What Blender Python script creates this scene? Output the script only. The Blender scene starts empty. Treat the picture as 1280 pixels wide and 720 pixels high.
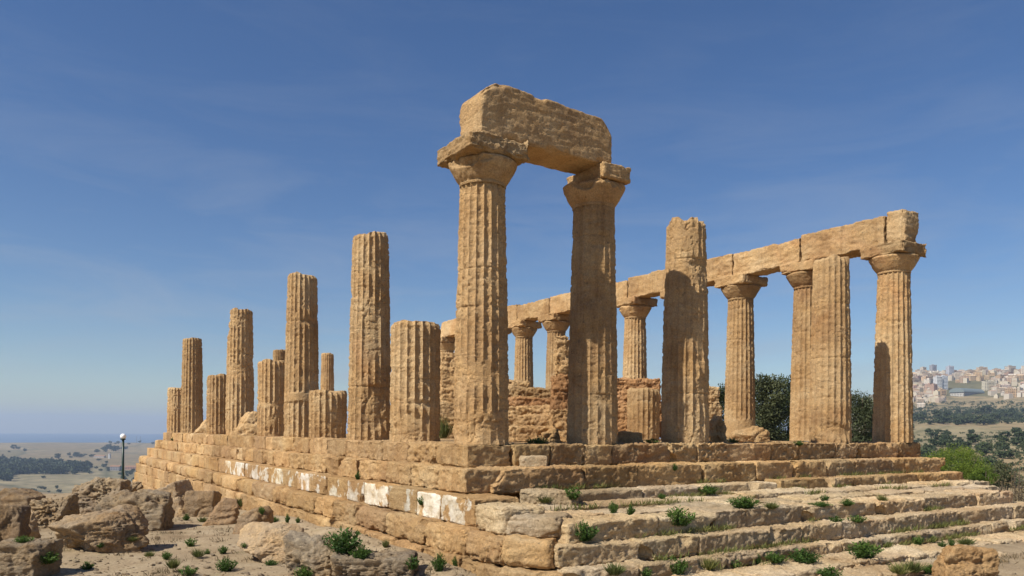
import bpy, math, random, time
import numpy as np
from mathutils import Vector, Matrix, Euler

R_ = math.radians
scene = bpy.context.scene
col = scene.collection
T0 = time.time()

# ------------------------------------------------------------------ camera
CAM = np.array([-8.559, -14.393, 0.317]); YAW = 0.57682; ROLL = 0.00713; FPX = 960.86; HY = 537.5
FWD = np.array([math.sin(YAW), math.cos(YAW), 0.0]); RGT = np.array([math.cos(YAW), -math.sin(YAW), 0.0])
cd = bpy.data.cameras.new('camera'); cam = bpy.data.objects.new('camera', cd); col.objects.link(cam)
cd.sensor_width = 36; cd.lens = 36 * FPX / 1280; cd.shift_y = (HY - 360) / 1280
cd.clip_start = 0.1; cd.clip_end = 60000
M = Matrix(((RGT[0], 0, -FWD[0]), (RGT[1], 0, -FWD[1]), (0, 1, 0)))
cam.matrix_world = Matrix.Translation(CAM) @ (M @ Matrix.Rotation(ROLL, 3, 'Z')).to_4x4()
scene.camera = cam

# ------------------------------------------------------------------ sky and sun
SUN_EL = R_(47.0); SUN_AZ = math.atan2(-0.065, -1.0)          # the sun stands over -X, a touch towards -Y
SDIR = np.array([math.cos(SUN_EL) * math.cos(SUN_AZ), math.cos(SUN_EL) * math.sin(SUN_AZ), math.sin(SUN_EL)])
world = bpy.data.worlds.new('World'); scene.world = world; world.use_nodes = True
wn = world.node_tree; wn.nodes.clear()
def wnode(t, **k):
    n = wn.nodes.new(t)
    for a, b in k.items(): setattr(n, a, b)
    return n
sky = wnode('ShaderNodeTexSky', sky_type='NISHITA', sun_disc=False, sun_elevation=SUN_EL,
            sun_rotation=math.atan2(SDIR[0], SDIR[1]), altitude=150, air_density=1.0, dust_density=0.25, ozone_density=3.0)
bg = wnode('ShaderNodeBackground'); bg.inputs[1].default_value = 0.076
wout = wnode('ShaderNodeOutputWorld')
tc = wnode('ShaderNodeTexCoord')
mp = wnode('ShaderNodeMapping'); mp.inputs['Scale'].default_value = (2.2, 2.2, 11.0); mp.inputs['Rotation'].default_value = (0.12, 0.1, 0.4)
nz = wnode('ShaderNodeTexNoise'); nz.inputs['Scale'].default_value = 1.6; nz.inputs['Detail'].default_value = 9; nz.inputs['Roughness'].default_value = 0.62; nz.inputs['Distortion'].default_value = 0.6
cr = wnode('ShaderNodeValToRGB'); cr.color_ramp.elements[0].position = 0.45; cr.color_ramp.elements[1].position = 0.78
cr.color_ramp.elements[1].color = (0.42, 0.42, 0.42, 1)
mx = wnode('ShaderNodeMix', data_type='RGBA')
wn.links.new(tc.outputs['Generated'], mp.inputs[0]); wn.links.new(mp.outputs[0], nz.inputs['Vector'])
wn.links.new(nz.outputs[0], cr.inputs[0]); sxz = wnode('ShaderNodeSeparateXYZ'); wn.links.new(tc.outputs['Generated'], sxz.inputs[0])
low = wnode('ShaderNodeMapRange'); low.inputs[1].default_value = 0.12; low.inputs[2].default_value = 0.40; low.inputs[3].default_value = 1.0; low.inputs[4].default_value = 0.2
wn.links.new(sxz.outputs[2], low.inputs[0]); mlt = wnode('ShaderNodeMath', operation='MULTIPLY'); wn.links.new(cr.outputs[0], mlt.inputs[0]); wn.links.new(low.outputs[0], mlt.inputs[1]); wn.links.new(mlt.outputs[0], mx.inputs[0])
hsv = wnode('ShaderNodeHueSaturation'); hsv.inputs['Saturation'].default_value = 1.2; hsv.inputs['Hue'].default_value = 0.508
wn.links.new(sky.outputs[0], hsv.inputs['Color']); wn.links.new(hsv.outputs[0], mx.inputs[6]); mx.inputs[7].default_value = (4.3, 4.7, 5.4, 1)
wn.links.new(mx.outputs[2], bg.inputs[0]); wn.links.new(bg.outputs[0], wout.inputs[0])

sl = bpy.data.lights.new('sun', 'SUN'); so = bpy.data.objects.new('sun', sl); col.objects.link(so)
sl.energy = 5.0; sl.angle = R_(0.53); sl.color = (1.0, 0.95, 0.86)
so.rotation_euler = Vector(SDIR).to_track_quat('Z', 'Y').to_euler(); so.location = (-60, -10, 60)

scene.view_settings.view_transform = 'Standard'; scene.view_settings.look = 'None'
scene.view_settings.exposure = 0.36; scene.view_settings.gamma = 1.0; scene.view_settings.use_curve_mapping = False

# ------------------------------------------------------------------ pixel helper (photo pixels, 1280 x 720)
def ray(px, py):
    X = px - 640; Y = py - HY; c, s = math.cos(ROLL), math.sin(ROLL)
    return FWD * FPX + RGT * (c * X + s * Y) - np.array([0, 0, 1.0]) * (-s * X + c * Y)
def at_plane(px, py, ax, v):
    d = ray(px, py); return CAM + d * (v - CAM[ax]) / d[ax]
def at_depth(px, py, dep):
    return CAM + ray(px, py) * dep / FPX
def depth_of(p): return float(np.dot(np.asarray(p)[:2] - CAM[:2], FWD[:2]))
def surface(px, py):
    """first thing already built that the line of sight meets"""
    d = Vector(ray(px, py)).normalized()
    ok, loc, n, i, ob, m = scene.ray_cast(bpy.context.evaluated_depsgraph_get(), Vector(CAM), d, distance=60000)
    return np.array(loc) if ok else at_depth(px, py, 60)

# ------------------------------------------------------------------ noise
def _h(ix, iy, iz, seed):
    h = (ix.astype(np.uint32) * np.uint32(374761393)) ^ (iy.astype(np.uint32) * np.uint32(668265263)) ^ (iz.astype(np.uint32) * np.uint32(2246822519))
    h = h + np.uint32((seed * 3266489917) & 0xffffffff)
    h = (h ^ (h >> np.uint32(15))) * np.uint32(2246822519); h = (h ^ (h >> np.uint32(13))) * np.uint32(3266489917)
    h = h ^ (h >> np.uint32(16))
    return h.astype(np.float64) / 2147483647.5 - 1.0
def vnoise(P, seed=0):
    f = np.floor(P); i = f.astype(np.int64); u = P - f; u = u * u * u * (u * (u * 6 - 15) + 10)
    x, y, z = i[:, 0], i[:, 1], i[:, 2]; ux, uy, uz = u[:, 0], u[:, 1], u[:, 2]
    def c(a, b, d): return _h(x + a, y + b, z + d, seed)
    x00 = c(0, 0, 0) * (1 - ux) + c(1, 0, 0) * ux; x10 = c(0, 1, 0) * (1 - ux) + c(1, 1, 0) * ux
    x01 = c(0, 0, 1) * (1 - ux) + c(1, 0, 1) * ux; x11 = c(0, 1, 1) * (1 - ux) + c(1, 1, 1) * ux
    return (x00 * (1 - uy) + x10 * uy) * (1 - uz) + (x01 * (1 - uy) + x11 * uy) * uz
_RM = np.array(Euler((0.7, 0.4, 1.1)).to_matrix())
def fbm(P, octv=4, seed=0, gain=0.5):
    P = np.asarray(P, float); a = 1.0; t = 0; s = 0
    for k in range(octv):
        s = s + a * vnoise(P, seed + k * 17); t += a; a *= gain; P = P @ _RM.T * 2.03
    return s / t * 1.6
def sstep(a, b, x):
    t = np.clip((x - a) / (b - a), 0, 1); return t * t * (3 - 2 * t)

# ------------------------------------------------------------------ mesh and object helpers
def mesh_np(name, V, Fq, mat, smooth=True):
    me = bpy.data.meshes.new(name)
    V = np.asarray(V, np.float32)
    if isinstance(Fq, np.ndarray):
        n, k = Fq.shape
        me.vertices.add(len(V)); me.vertices.foreach_set('co', V.ravel())
        me.loops.add(n * k); me.loops.foreach_set('vertex_index', Fq.astype(np.int32).ravel())
        me.polygons.add(n); me.polygons.foreach_set('loop_start', np.arange(0, n * k, k, dtype=np.int32))
        me.update(calc_edges=True)
    else:
        me.from_pydata(V.tolist(), [], Fq); me.update()
    if smooth: me.polygons.foreach_set('use_smooth', np.ones(len(me.polygons), bool))
    if mat: me.materials.append(mat)
    return me
def obj(name, me, parent=None, loc=(0, 0, 0), rz=0.0, tint=None):
    o = bpy.data.objects.new(name, me); col.objects.link(o)
    o.location = loc; o.rotation_euler = (0, 0, rz)
    if parent: o.parent = parent
    if tint: o.color = (*tint, 1)
    return o
def tag(o, label=None, cat=None, group=None, kind=None):
    if label: o['label'] = label
    if cat: o['category'] = cat
    if group: o['group'] = group
    if kind: o['kind'] = kind
    return o
def empty(name, loc, label, cat, group=None, rz=0.0):
    o = bpy.data.objects.new(name, None); col.objects.link(o); o.location = loc; o.rotation_euler = (0, 0, rz)
    o.empty_display_size = 0.3
    return tag(o, label, cat, group)
class MB:
    def __init__(s): s.v = []; s.f = []
    def box(s, x0, x1, y0, y1, z0, z1):
        b = len(s.v); s.v += [(x, y, z) for z in (z0, z1) for y in (y0, y1) for x in (x0, x1)]
        s.f += [tuple(b + i for i in q) for q in ((0, 2, 3, 1), (4, 5, 7, 6), (0, 1, 5, 4), (2, 6, 7, 3), (0, 4, 6, 2), (1, 3, 7, 5))]
    def tube(s, pts, rad, n=7):
        b0 = len(s.v); k = len(pts)
        for i, p in enumerate(pts):
            p = Vector(p); t = (Vector(pts[min(i + 1, k - 1)]) - Vector(pts[max(i - 1, 0)])).normalized()
            a = t.cross(Vector((0.3, 0.9, 0.1))).normalized(); c = t.cross(a)
            for j in range(n):
                q = p + (a * math.cos(2 * math.pi * j / n) + c * math.sin(2 * math.pi * j / n)) * rad[i]; s.v.append(tuple(q))
        for i in range(k - 1):
            for j in range(n):
                s.f.append((b0 + i * n + j, b0 + i * n + (j + 1) % n, b0 + (i + 1) * n + (j + 1) % n, b0 + (i + 1) * n + j))
        s.f.append(tuple(b0 + j for j in range(n))[::-1]); s.f.append(tuple(b0 + (k - 1) * n + j for j in range(n)))
    def lathe(s, prof, n=32):
        b = len(s.v)
        for r, z in prof: s.v += [(r * math.cos(2 * math.pi * j / n), r * math.sin(2 * math.pi * j / n), z) for j in range(n)]
        for i in range(len(prof) - 1):
            for j in range(n): s.f.append((b + i * n + j, b + i * n + (j + 1) % n, b + (i + 1) * n + (j + 1) % n, b + (i + 1) * n + j))
        s.f.append(tuple(b + j for j in range(n))[::-1]); s.f.append(tuple(b + (len(prof) - 1) * n + j for j in range(n)))
    def mesh(s, name, mat, smooth=False): return mesh_np(name, s.v, s.f, mat, smooth)

# ------------------------------------------------------------------ materials
class NT:
    def __init__(s, name):
        s.m = bpy.data.materials.new(name); s.m.use_nodes = True; s.t = s.m.node_tree; s.t.nodes.clear()
        s.out = s.t.nodes.new('ShaderNodeOutputMaterial'); s.b = s.t.nodes.new('ShaderNodeBsdfPrincipled')
        s.t.links.new(s.b.outputs[0], s.out.inputs[0]); s.b.inputs['Specular IOR Level'].default_value = 0.15
        s.b.inputs['Roughness'].default_value = 0.92
    def n(s, t, **k):
        q = s.t.nodes.new(t)
        for a, b in k.items(): setattr(q, a, b)
        return q
    def l(s, a, b): s.t.links.new(a, b)
    def pos(s): return s.n('ShaderNodeNewGeometry').outputs['Position']
    def map(s, v, scale, rot=(0, 0, 0)):
        m = s.n('ShaderNodeMapping'); m.inputs['Scale'].default_value = scale; m.inputs['Rotation'].default_value = rot
        s.l(v, m.inputs[0]); return m.outputs[0]
    def noise(s, v, scale, detail=5, rough=0.55, dist=0.0):
        q = s.n('ShaderNodeTexNoise'); q.inputs['Scale'].default_value = scale; q.inputs['Detail'].default_value = detail
        q.inputs['Roughness'].default_value = rough; q.inputs['Distortion'].default_value = dist; s.l(v, q.inputs['Vector']); return q.outputs[0]
    def voro(s, v, scale, feat='F1', out='Distance', rand=1.0):
        q = s.n('ShaderNodeTexVoronoi', feature=feat); q.inputs['Scale'].default_value = scale; q.inputs['Randomness'].default_value = rand
        s.l(v, q.inputs['Vector']); return q.outputs[out]
    def ramp(s, v, *st):
        q = s.n('ShaderNodeValToRGB'); e = q.color_ramp.elements
        while len(e) < len(st): e.new(0.5)
        for i, (p, c) in enumerate(st):
            e[i].position = p; e[i].color = (c, c, c, 1) if not isinstance(c, tuple) else (*c, 1)
        s.l(v, q.inputs[0]); return q.outputs[0]
    def mix(s, f, a, b, mode='MIX'):
        q = s.n('ShaderNodeMix', data_type='RGBA', blend_type=mode)
        for k_, v in ((0, f), (6, a), (7, b)):
            sock = q.inputs[k_]
            if isinstance(v, (int, float)): sock.default_value = v if k_ == 0 else (v, v, v, 1)
            elif isinstance(v, tuple): sock.default_value = (*v, 1)
            else: s.l(v, sock)
        return q.outputs[2]
    def math(s, op, a, b=0.0, c=None):
        q = s.n('ShaderNodeMath', operation=op)
        for i, v in enumerate((a, b) if c is None else (a, b, c)):
            if isinstance(v, (int, float)): q.inputs[i].default_value = v
            else: s.l(v, q.inputs[i])
        return q.outputs[0]
    def bump(s, h, dist, strength=1.0, prev=None):
        q = s.n('ShaderNodeBump'); q.inputs['Strength'].default_value = strength; q.inputs['Distance'].default_value = dist
        s.l(h, q.inputs['Height'])
        if prev: s.l(prev, q.inputs['Normal'])
        return q.outputs[0]
    def color(s, c):
        if isinstance(c, tuple): s.b.inputs['Base Color'].default_value = (*c, 1)
        else: s.l(c, s.b.inputs['Base Color'])
    def normal(s, n): s.l(n, s.b.inputs['Normal'])

def stone_material(name, c_dark, c_mid, c_pale, plaster=False, grey=0.0, pit=0.5):
    t = NT(name); p = t.pos()
    base = t.ramp(t.noise(p, 0.55, 7, 0.6, 0.4), (0.30, c_dark), (0.50, c_mid), (0.72, c_pale))
    strata = t.noise(t.map(p, (0.8, 0.8, 7.0), (0.05, 0.03, 0)), 1.0, 6, 0.65, 0.5)
    base = t.mix(t.ramp(strata, (0.40, 0.0), (0.70, 0.55)), base, t.mix(1.0, base, (0.78, 0.70, 0.62), 'MULTIPLY'))
    fine = t.noise(p, 26, 5, 0.7)
    base = t.mix(1.0, base, t.ramp(fine, (0.28, 0.60), (0.70, 1.18)), 'MULTIPLY')
    rpm = t.ramp(t.noise(p, 0.8, 3, 0.5, 0.5), (0.62, 0.0), (0.66, 0.55)); base = t.mix(rpm, base, t.mix(1.0, base, (1.22, 1.30, 1.42), 'MULTIPLY'))
    stain = t.ramp(t.noise(p, 2.3, 6, 0.7, 0.8), (0.52, 0.0), (0.70, 0.55))
    base = t.mix(stain, base, t.mix(1.0, base, (0.66, 0.58, 0.50), 'MULTIPLY'))
    red = t.ramp(t.noise(p, 0.33, 4, 0.6, 1.2), (0.60, 0.0), (0.72, 0.45))
    base = t.mix(red, base, t.mix(1.0, base, (1.0, 0.80, 0.72), 'MULTIPLY'))
    streak = t.ramp(t.noise(t.map(p, (3.2, 3.2, 0.22)), 1.0, 6, 0.68, 0.3), (0.53, 0.0), (0.68, 0.6)); base = t.mix(streak, base, t.mix(1.0, base, (0.64, 0.57, 0.50), 'MULTIPLY'))
    if grey:
        g = t.ramp(t.noise(p, 1.7, 7, 0.72, 0.6), (0.38, 0.0), (0.62, grey))
        base = t.mix(g, base, (0.30, 0.27, 0.22))
        sp = t.ramp(t.noise(p, 9, 4, 0.7), (0.60, 0.0), (0.68, 0.5))
        base = t.mix(sp, base, (0.10, 0.09, 0.07))
    pm = t.ramp(t.noise(p, 1.1, 4, 0.6), (0.42, 0.0), (0.62, 1.0))
    vd = t.voro(t.map(p, (1, 1, 1.7)), 9.0)
    pits = t.ramp(vd, (0.06, 0.0), (0.34, 1.0))
    pith = t.mix(pm, 1.0, pits)
    vd2 = t.ramp(t.voro(p, 27.0), (0.05, 0.0), (0.4, 1.0))
    if plaster:
        geo = t.n('ShaderNodeNewGeometry'); sx = t.n('ShaderNodeSeparateXYZ'); t.l(geo.outputs['Normal'], sx.inputs[0])
        face = t.math('LESS_THAN', sx.outputs[0], -0.45)
        oi0 = t.n('ShaderNodeObjectInfo'); nv = t.math('ADD', t.noise(t.map(p, (1.0, 0.9, 0.8)), 1.7, 8, 0.6, 0.2), t.math('MULTIPLY', oi0.outputs['Random'], 0.10))
        ms = t.ramp(nv, (0.535, 0.0), (0.57, 1.0))
        ms = t.math('MULTIPLY', ms, face)
        base = t.mix(ms, base, t.ramp(t.noise(p, 5, 5, 0.6), (0.35, (0.58, 0.47, 0.32)), (0.62, (0.80, 0.74, 0.62))))
    oi = t.n('ShaderNodeObjectInfo')
    base = t.mix(1.0, base, oi.outputs['Color'], 'MULTIPLY')
    base = t.mix(1.0, base, t.ramp(oi.outputs['Random'], (0.0, 0.80), (1.0, 1.14)), 'MULTIPLY')
    t.color(base)
    b1 = t.bump(t.noise(p, 7, 10, 0.80), 0.10, 0.85)
    b2 = t.bump(pith, 0.035, pit, b1)
    b3 = t.bump(vd2, 0.010, 0.6, b2)
    t.normal(t.bump(t.noise(p, 60, 3, 0.7), 0.008, 0.7, b3))
    return t.m
STONE = stone_material('golden_stone', (0.41, 0.24, 0.102), (0.57, 0.362, 0.164), (0.66, 0.47, 0.25), grey=0.13)
PLAST = stone_material('stone_with_plaster', (0.42, 0.25, 0.11), (0.57, 0.365, 0.17), (0.65, 0.465, 0.25), plaster=True)
PALE = stone_material('pale_step_stone', (0.50, 0.35, 0.19), (0.65, 0.495, 0.30), (0.74, 0.60, 0.41))
WEATH = stone_material('weathered_stone', (0.29, 0.19, 0.10), (0.44, 0.31, 0.17), (0.53, 0.40, 0.24), grey=0.5, pit=0.9)

def simple(name, c, rough=0.6, spec=0.3, metal=0.0):
    t = NT(name); t.b.inputs['Roughness'].default_value = rough; t.b.inputs['Specular IOR Level'].default_value = spec
    t.b.inputs['Metallic'].default_value = metal
    v = t.noise(t.pos(), 8, 5); t.color(t.mix(1.0, c, t.ramp(v, (0.3, 0.85), (0.7, 1.1)), 'MULTIPLY')); return t.m
def leaf_material(name, c0, c1, trans=0.25):
    t = NT(name); t.b.inputs['Roughness'].default_value = 0.65; t.b.inputs['Specular IOR Level'].default_value = 0.25
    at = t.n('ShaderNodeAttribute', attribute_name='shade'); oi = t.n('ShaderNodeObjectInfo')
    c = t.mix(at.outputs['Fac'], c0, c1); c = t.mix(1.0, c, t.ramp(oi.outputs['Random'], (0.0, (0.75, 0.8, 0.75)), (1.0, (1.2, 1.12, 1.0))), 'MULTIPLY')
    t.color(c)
    tr = t.n('ShaderNodeBsdfTranslucent'); t.l(c, tr.inputs[0]); ms = t.n('ShaderNodeMixShader'); ms.inputs[0].default_value = trans
    t.l(t.b.outputs[0], ms.inputs[1]); t.l(tr.outputs[0], ms.inputs[2]); t.l(ms.outputs[0], t.out.inputs[0]); return t.m
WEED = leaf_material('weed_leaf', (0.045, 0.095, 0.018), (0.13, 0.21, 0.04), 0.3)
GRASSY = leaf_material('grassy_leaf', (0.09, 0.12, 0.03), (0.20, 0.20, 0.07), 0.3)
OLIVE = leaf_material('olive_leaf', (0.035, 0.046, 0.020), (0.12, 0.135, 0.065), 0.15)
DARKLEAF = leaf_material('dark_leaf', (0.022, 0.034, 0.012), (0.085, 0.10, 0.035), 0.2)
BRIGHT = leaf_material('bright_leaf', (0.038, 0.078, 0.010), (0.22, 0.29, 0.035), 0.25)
DRYTWIG = leaf_material('dry_twig', (0.10, 0.075, 0.04), (0.20, 0.15, 0.085), 0.1)
FARTREE = leaf_material('far_tree_leaf', (0.026, 0.042, 0.017), (0.075, 0.095, 0.04), 0.0)
BARK = simple('bark', (0.09, 0.07, 0.05), 0.9, 0.1)

# ------------------------------------------------------------------ the land: one sheet from the dig to the shore
PR_R = np.array([0, 60, 150, 250, 350, 450, 600, 900, 1400, 1700, 2000, 2300, 2500, 2800, 4000, 7000, 20000.])
PR_Z = np.array([-24, -24, -22, -19.6, -17, -11, -4, 6, 28, 48, 90, 152, 165, 150, 110, 40, 20.])
PL_R = np.array([0, 600, 900, 1300, 1900, 2400, 3000, 3900, 4300, 4700, 5300, 6000, 20000.])
PL_Z = np.array([-70, -84, -92, -93, -90, -88, -86, -74, -74, -92, -112, -126, -150.])
def land(x, y, detail=True):
    x = np.asarray(x, float); y = np.asarray(y, float); P = np.stack([x, y, np.zeros_like(x)], -1).reshape(-1, 3)
    n1 = fbm(P * 0.22, 4, 5).reshape(x.shape); n2 = fbm(P * 1.3, 3, 9).reshape(x.shape)
    g = -2.28 - 0.034 * np.maximum(0, y - 6) * sstep(6, -2, x) + 0.10 * sstep(3, 9, x) * sstep(-3, -6, y) + n1 * 0.07 + n2 * 0.025
    g = g + 0.25 * sstep(-6.5, -11, y) * sstep(4, -3, x)
    g = g + 0.26 * np.exp(-((x + 2.25) / 0.6) ** 2) * sstep(-4.2, -2.0, y) * sstep(16, 4, y) * (0.8 + 0.5 * n1)
    d = np.maximum.reduce([x - 21 - 2.0 * n1, y - 33 - 15 * sstep(-6, -3.5, x), -45 - x, -60 - y, np.zeros_like(x)])
    g = g - np.where(d < 6, d * d * 0.036, 0.43 * (d - 3.0)) * (1 + 0.15 * n1)
    dx = x - CAM[0]; dy = y - CAM[1]; r = np.hypot(dx, dy); az = np.degrees(np.arctan2(dx, dy))
    nf = fbm(P / 420.0, 4, 21).reshape(x.shape); nm = fbm(P / 70.0, 4, 31).reshape(x.shape)
    zr = np.interp(r, PR_R, PR_Z) + nm * np.minimum(4.0, r * 0.006) + nf * 5 * sstep(800, 2200, r)
    zl = np.interp(r, PL_R, PL_Z) + nf * 5 + nm * 0.6
    k = sstep(50, 61.5, az); k = np.where(np.abs(az) > 120, 0.0, k)
    v = zr * k + zl * (1 - k)
    h = np.maximum(g, v)
    return h + np.where(np.abs(g - v) < 6, 0.0, 0.0)
az = np.concatenate([np.arange(-180, -12, 4.0), np.arange(-12, 78, 0.24), np.arange(78, 180, 4.0)])
rr = [0.6]
while rr[-1] < 16500: rr.append(rr[-1] * (1.021 if rr[-1] < 90 else 1.028))
rr = np.array(rr)
A, RR = np.meshgrid(np.radians(az), rr)
X = CAM[0] + RR * np.sin(A); Y = CAM[1] + RR * np.cos(A); Z = land(X, Y)
na, nr = len(az), len(rr)
idx = np.arange(na * nr).reshape(nr, na); nx_ = np.roll(idx, -1, axis=1)
Fq = np.stack([idx[:-1], idx[1:], nx_[1:], nx_[:-1]], -1).reshape(-1, 4)
V = np.stack([X, Y, Z], -1).reshape(-1, 3)
V = np.vstack([V, [[CAM[0], CAM[1], -2.0]]]); cidx = len(V) - 1
tri = np.stack([idx[0], nx_[0], np.full(na, cidx), np.full(na, cidx)], -1)

t = NT('ground'); p = t.pos()
dist = t.n('ShaderNodeVectorMath', operation='LENGTH'); t.l(p, dist.inputs[0]); dl = dist.outputs['Value']
dirt = t.ramp(t.noise(p, 0.7, 8, 0.65, 0.3), (0.32, (0.235, 0.165, 0.095)), (0.52, (0.36, 0.27, 0.165)), (0.72, (0.44, 0.345, 0.225)))
dirt = t.mix(1.0, dirt, t.ramp(t.noise(p, 22, 5, 0.75), (0.3, 0.66), (0.7, 1.18)), 'MULTIPLY')
peb = t.ramp(t.voro(p, 17.0), (0.05, 1.0), (0.22, 0.0)); pebm = t.ramp(t.noise(p, 2.2, 4), (0.50, 0.0), (0.62, 0.7))
dirt = t.mix(t.math('MULTIPLY', peb, pebm), dirt, (0.47, 0.40, 0.30))
dry = t.ramp(t.noise(p, 1.9, 6, 0.7), (0.56, 0.0), (0.70, 0.6)); dirt = t.mix(dry, dirt, (0.21, 0.17, 0.075))
mpv = t.map(p, (0.0032, 0.0013, 0.0), (0, 0, 0.5))
cell = t.n('ShaderNodeTexVoronoi', feature='F1'); cell.inputs['Scale'].default_value = 1.0; t.l(mpv, cell.inputs['Vector'])
hs = t.n('ShaderNodeSeparateColor'); t.l(cell.outputs['Color'], hs.inputs[0])
field = t.ramp(hs.outputs[0], (0.0, (0.20, 0.145, 0.075)), (0.35, (0.30, 0.225, 0.12)), (0.6, (0.24, 0.17, 0.085)), (0.8, (0.13, 0.12, 0.055)), (1.0, (0.36, 0.28, 0.165)))
edge = t.n('ShaderNodeTexVoronoi', feature='DISTANCE_TO_EDGE'); edge.inputs['Scale'].default_value = 1.0; t.l(mpv, edge.inputs['Vector'])
field = t.mix(t.ramp(edge.outputs['Distance'], (0.0, 0.7), (0.03, 0.0)), field, (0.07, 0.075, 0.04))
scr = t.ramp(t.noise(p, 0.035, 8, 0.7), (0.46, 0.0), (0.62, 0.75)); field = t.mix(scr, field, (0.10, 0.095, 0.045))
field = t.mix(1.0, field, t.ramp(t.noise(p, 0.012, 6, 0.65), (0.3, 0.8), (0.7, 1.15)), 'MULTIPLY')
t.color(t.mix(t.ramp(t.math('DIVIDE', dl, 400.0), (0.15, 0.0), (0.5, 1.0)), dirt, field))
b1 = t.bump(t.noise(p, 9, 7, 0.75), 0.06, 0.7); t.normal(t.bump(peb, 0.02, 0.5, b1))
GROUND = t.m
me = bpy.data.meshes.new('ground'); allF = Fq.tolist() + [tuple(q[:3]) for q in tri.tolist()]
me.from_pydata(V.tolist(), [], allF); me.update(); me.polygons.foreach_set('use_smooth', np.ones(len(me.polygons), bool)); me.materials.append(GROUND)
tag(obj('ground', me), kind='structure')
# the sea
t = NT('sea_water'); t.color((0.035, 0.085, 0.14)); t.b.inputs['Roughness'].default_value = 0.35; t.b.inputs['Specular IOR Level'].default_value = 0.5
t.normal(t.bump(t.noise(t.pos(), 0.05, 5), 1.2, 0.6)); SEA = t.m
m = MB(); nseg = 72
m.v = [(CAM[0] + r * math.sin(2 * math.pi * j / nseg), CAM[1] + r * math.cos(2 * math.pi * j / nseg), -120) for r in (3500, 15800) for j in range(nseg)]
m.f = [(j, nseg + j, nseg + (j + 1) % nseg, (j + 1) % nseg) for j in range(nseg)]
tag(obj('sea', m.mesh('sea', SEA)), kind='structure')

# ------------------------------------------------------------------ stone shapes
def axis_pts(s, res):
    n = max(2, int(math.ceil(s / res))); a = np.linspace(-s / 2, s / 2, n + 1)
    e = [v for v in (0.018, 0.05) if v < s * 0.3]
    return np.unique(np.round(np.concatenate([a, -s / 2 + np.array(e), s / 2 - np.array(e)]), 4))
def box_grid(sx, sy, sz, res):
    xs, ys, zs = axis_pts(sx, res), axis_pts(sy, res), axis_pts(sz, res)
    nx, ny, nz = len(xs), len(ys), len(zs)
    ms = np.zeros((nx, ny, nz), bool); ms[0] = ms[-1] = True; ms[:, 0] = ms[:, -1] = True; ms[:, :, 0] = ms[:, :, -1] = True
    ids = -np.ones((nx, ny, nz), np.int64); ids[ms] = np.arange(ms.sum())
    I = np.argwhere(ms); P = np.stack([xs[I[:, 0]], ys[I[:, 1]], zs[I[:, 2]]], -1)
    fs = []
    def q(g, flip):
        a = np.stack([g[:-1, :-1], g[1:, :-1], g[1:, 1:], g[:-1, 1:]], -1).reshape(-1, 4); fs.append(a[:, ::-1] if flip else a)
    q(ids[0], True); q(ids[-1], False); q(ids[:, 0], False); q(ids[:, -1], True); q(ids[:, :, 0], True); q(ids[:, :, -1], False)
    return P, np.vstack(fs)
def block_mesh(name, sx, sy, sz, res=0.05, seed=0, r=0.035, rough=0.02, pit=0.02, chip=0.06, mat=None, bites=(), roundtop=None):
    P, F = box_grid(sx, sy, sz, res); h = np.array([sx, sy, sz]) / 2; off = np.array([seed * 3.17, seed * 1.91, seed * 0.73])
    ne = fbm(P * 2.6 + off, 3, seed); rr = np.clip(r * (0.9 + 0.5 * ne) + chip * sstep(0.15, 0.75, ne), 0.008, 0.45 * min(sx, sy, sz))[:, None]
    q = np.clip(P, -(h - rr), h - rr); d = P - q; L = np.linalg.norm(d, axis=1, keepdims=True) + 1e-9; n = d / L
    P2 = q + n * rr
    W = P + off
    disp = rough * 0.8 * fbm(W * 1.9, 6, seed + 3, 0.62) + rough * 0.6 * fbm(W * np.array([3, 3, 13]), 4, seed + 5, 0.6)
    pt = fbm(W * np.array([10, 10, 14]), 3, seed + 7, 0.6); disp -= pit * sstep(0.1, 0.75, pt) * (0.4 + 0.6 * sstep(-0.2, 0.4, fbm(W * 1.2, 2, seed + 11)))
    disp += 0.4 * pit * fbm(W * 24, 2, seed + 13)
    P2 = P2 + n * disp[:, None]
    if roundtop:
        for sg, x0, dz_, pw in roundtop:
            k = np.clip((sg * P2[:, 0] - x0) / (sx / 2 - x0), 0, 1) ** pw; zt = P2[:, 2] - (-sz / 2); P2[:, 2] -= k * dz_ * zt / sz
    for (bx, by, bz, br) in bites:
        c = np.array([bx, by, bz]); dv = P2 - c; dist = np.linalg.norm(dv, axis=1) + 1e-9
        R2 = br * (1 + 0.35 * fbm(W * 2.2, 3, seed + 19)); inside = dist < R2
        P2[inside] = c + dv[inside] / dist[inside][:, None] * R2[inside][:, None]
        P2 = np.clip(P2, -h * 1.08 - 0.05, h * 1.08 + 0.05)
    return mesh_np(name, P2, F, mat or STONE)
def ico(sub):
    import bmesh
    bm = bmesh.new(); bmesh.ops.create_icosphere(bm, subdivisions=sub, radius=1.0)
    V = np.array([v.co[:] for v in bm.verts]); F = np.array([[v.index for v in f.verts] for f in bm.faces]); bm.free(); return V, F
ICO = {k: ico(k) for k in (2, 3, 5, 6)}
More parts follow.
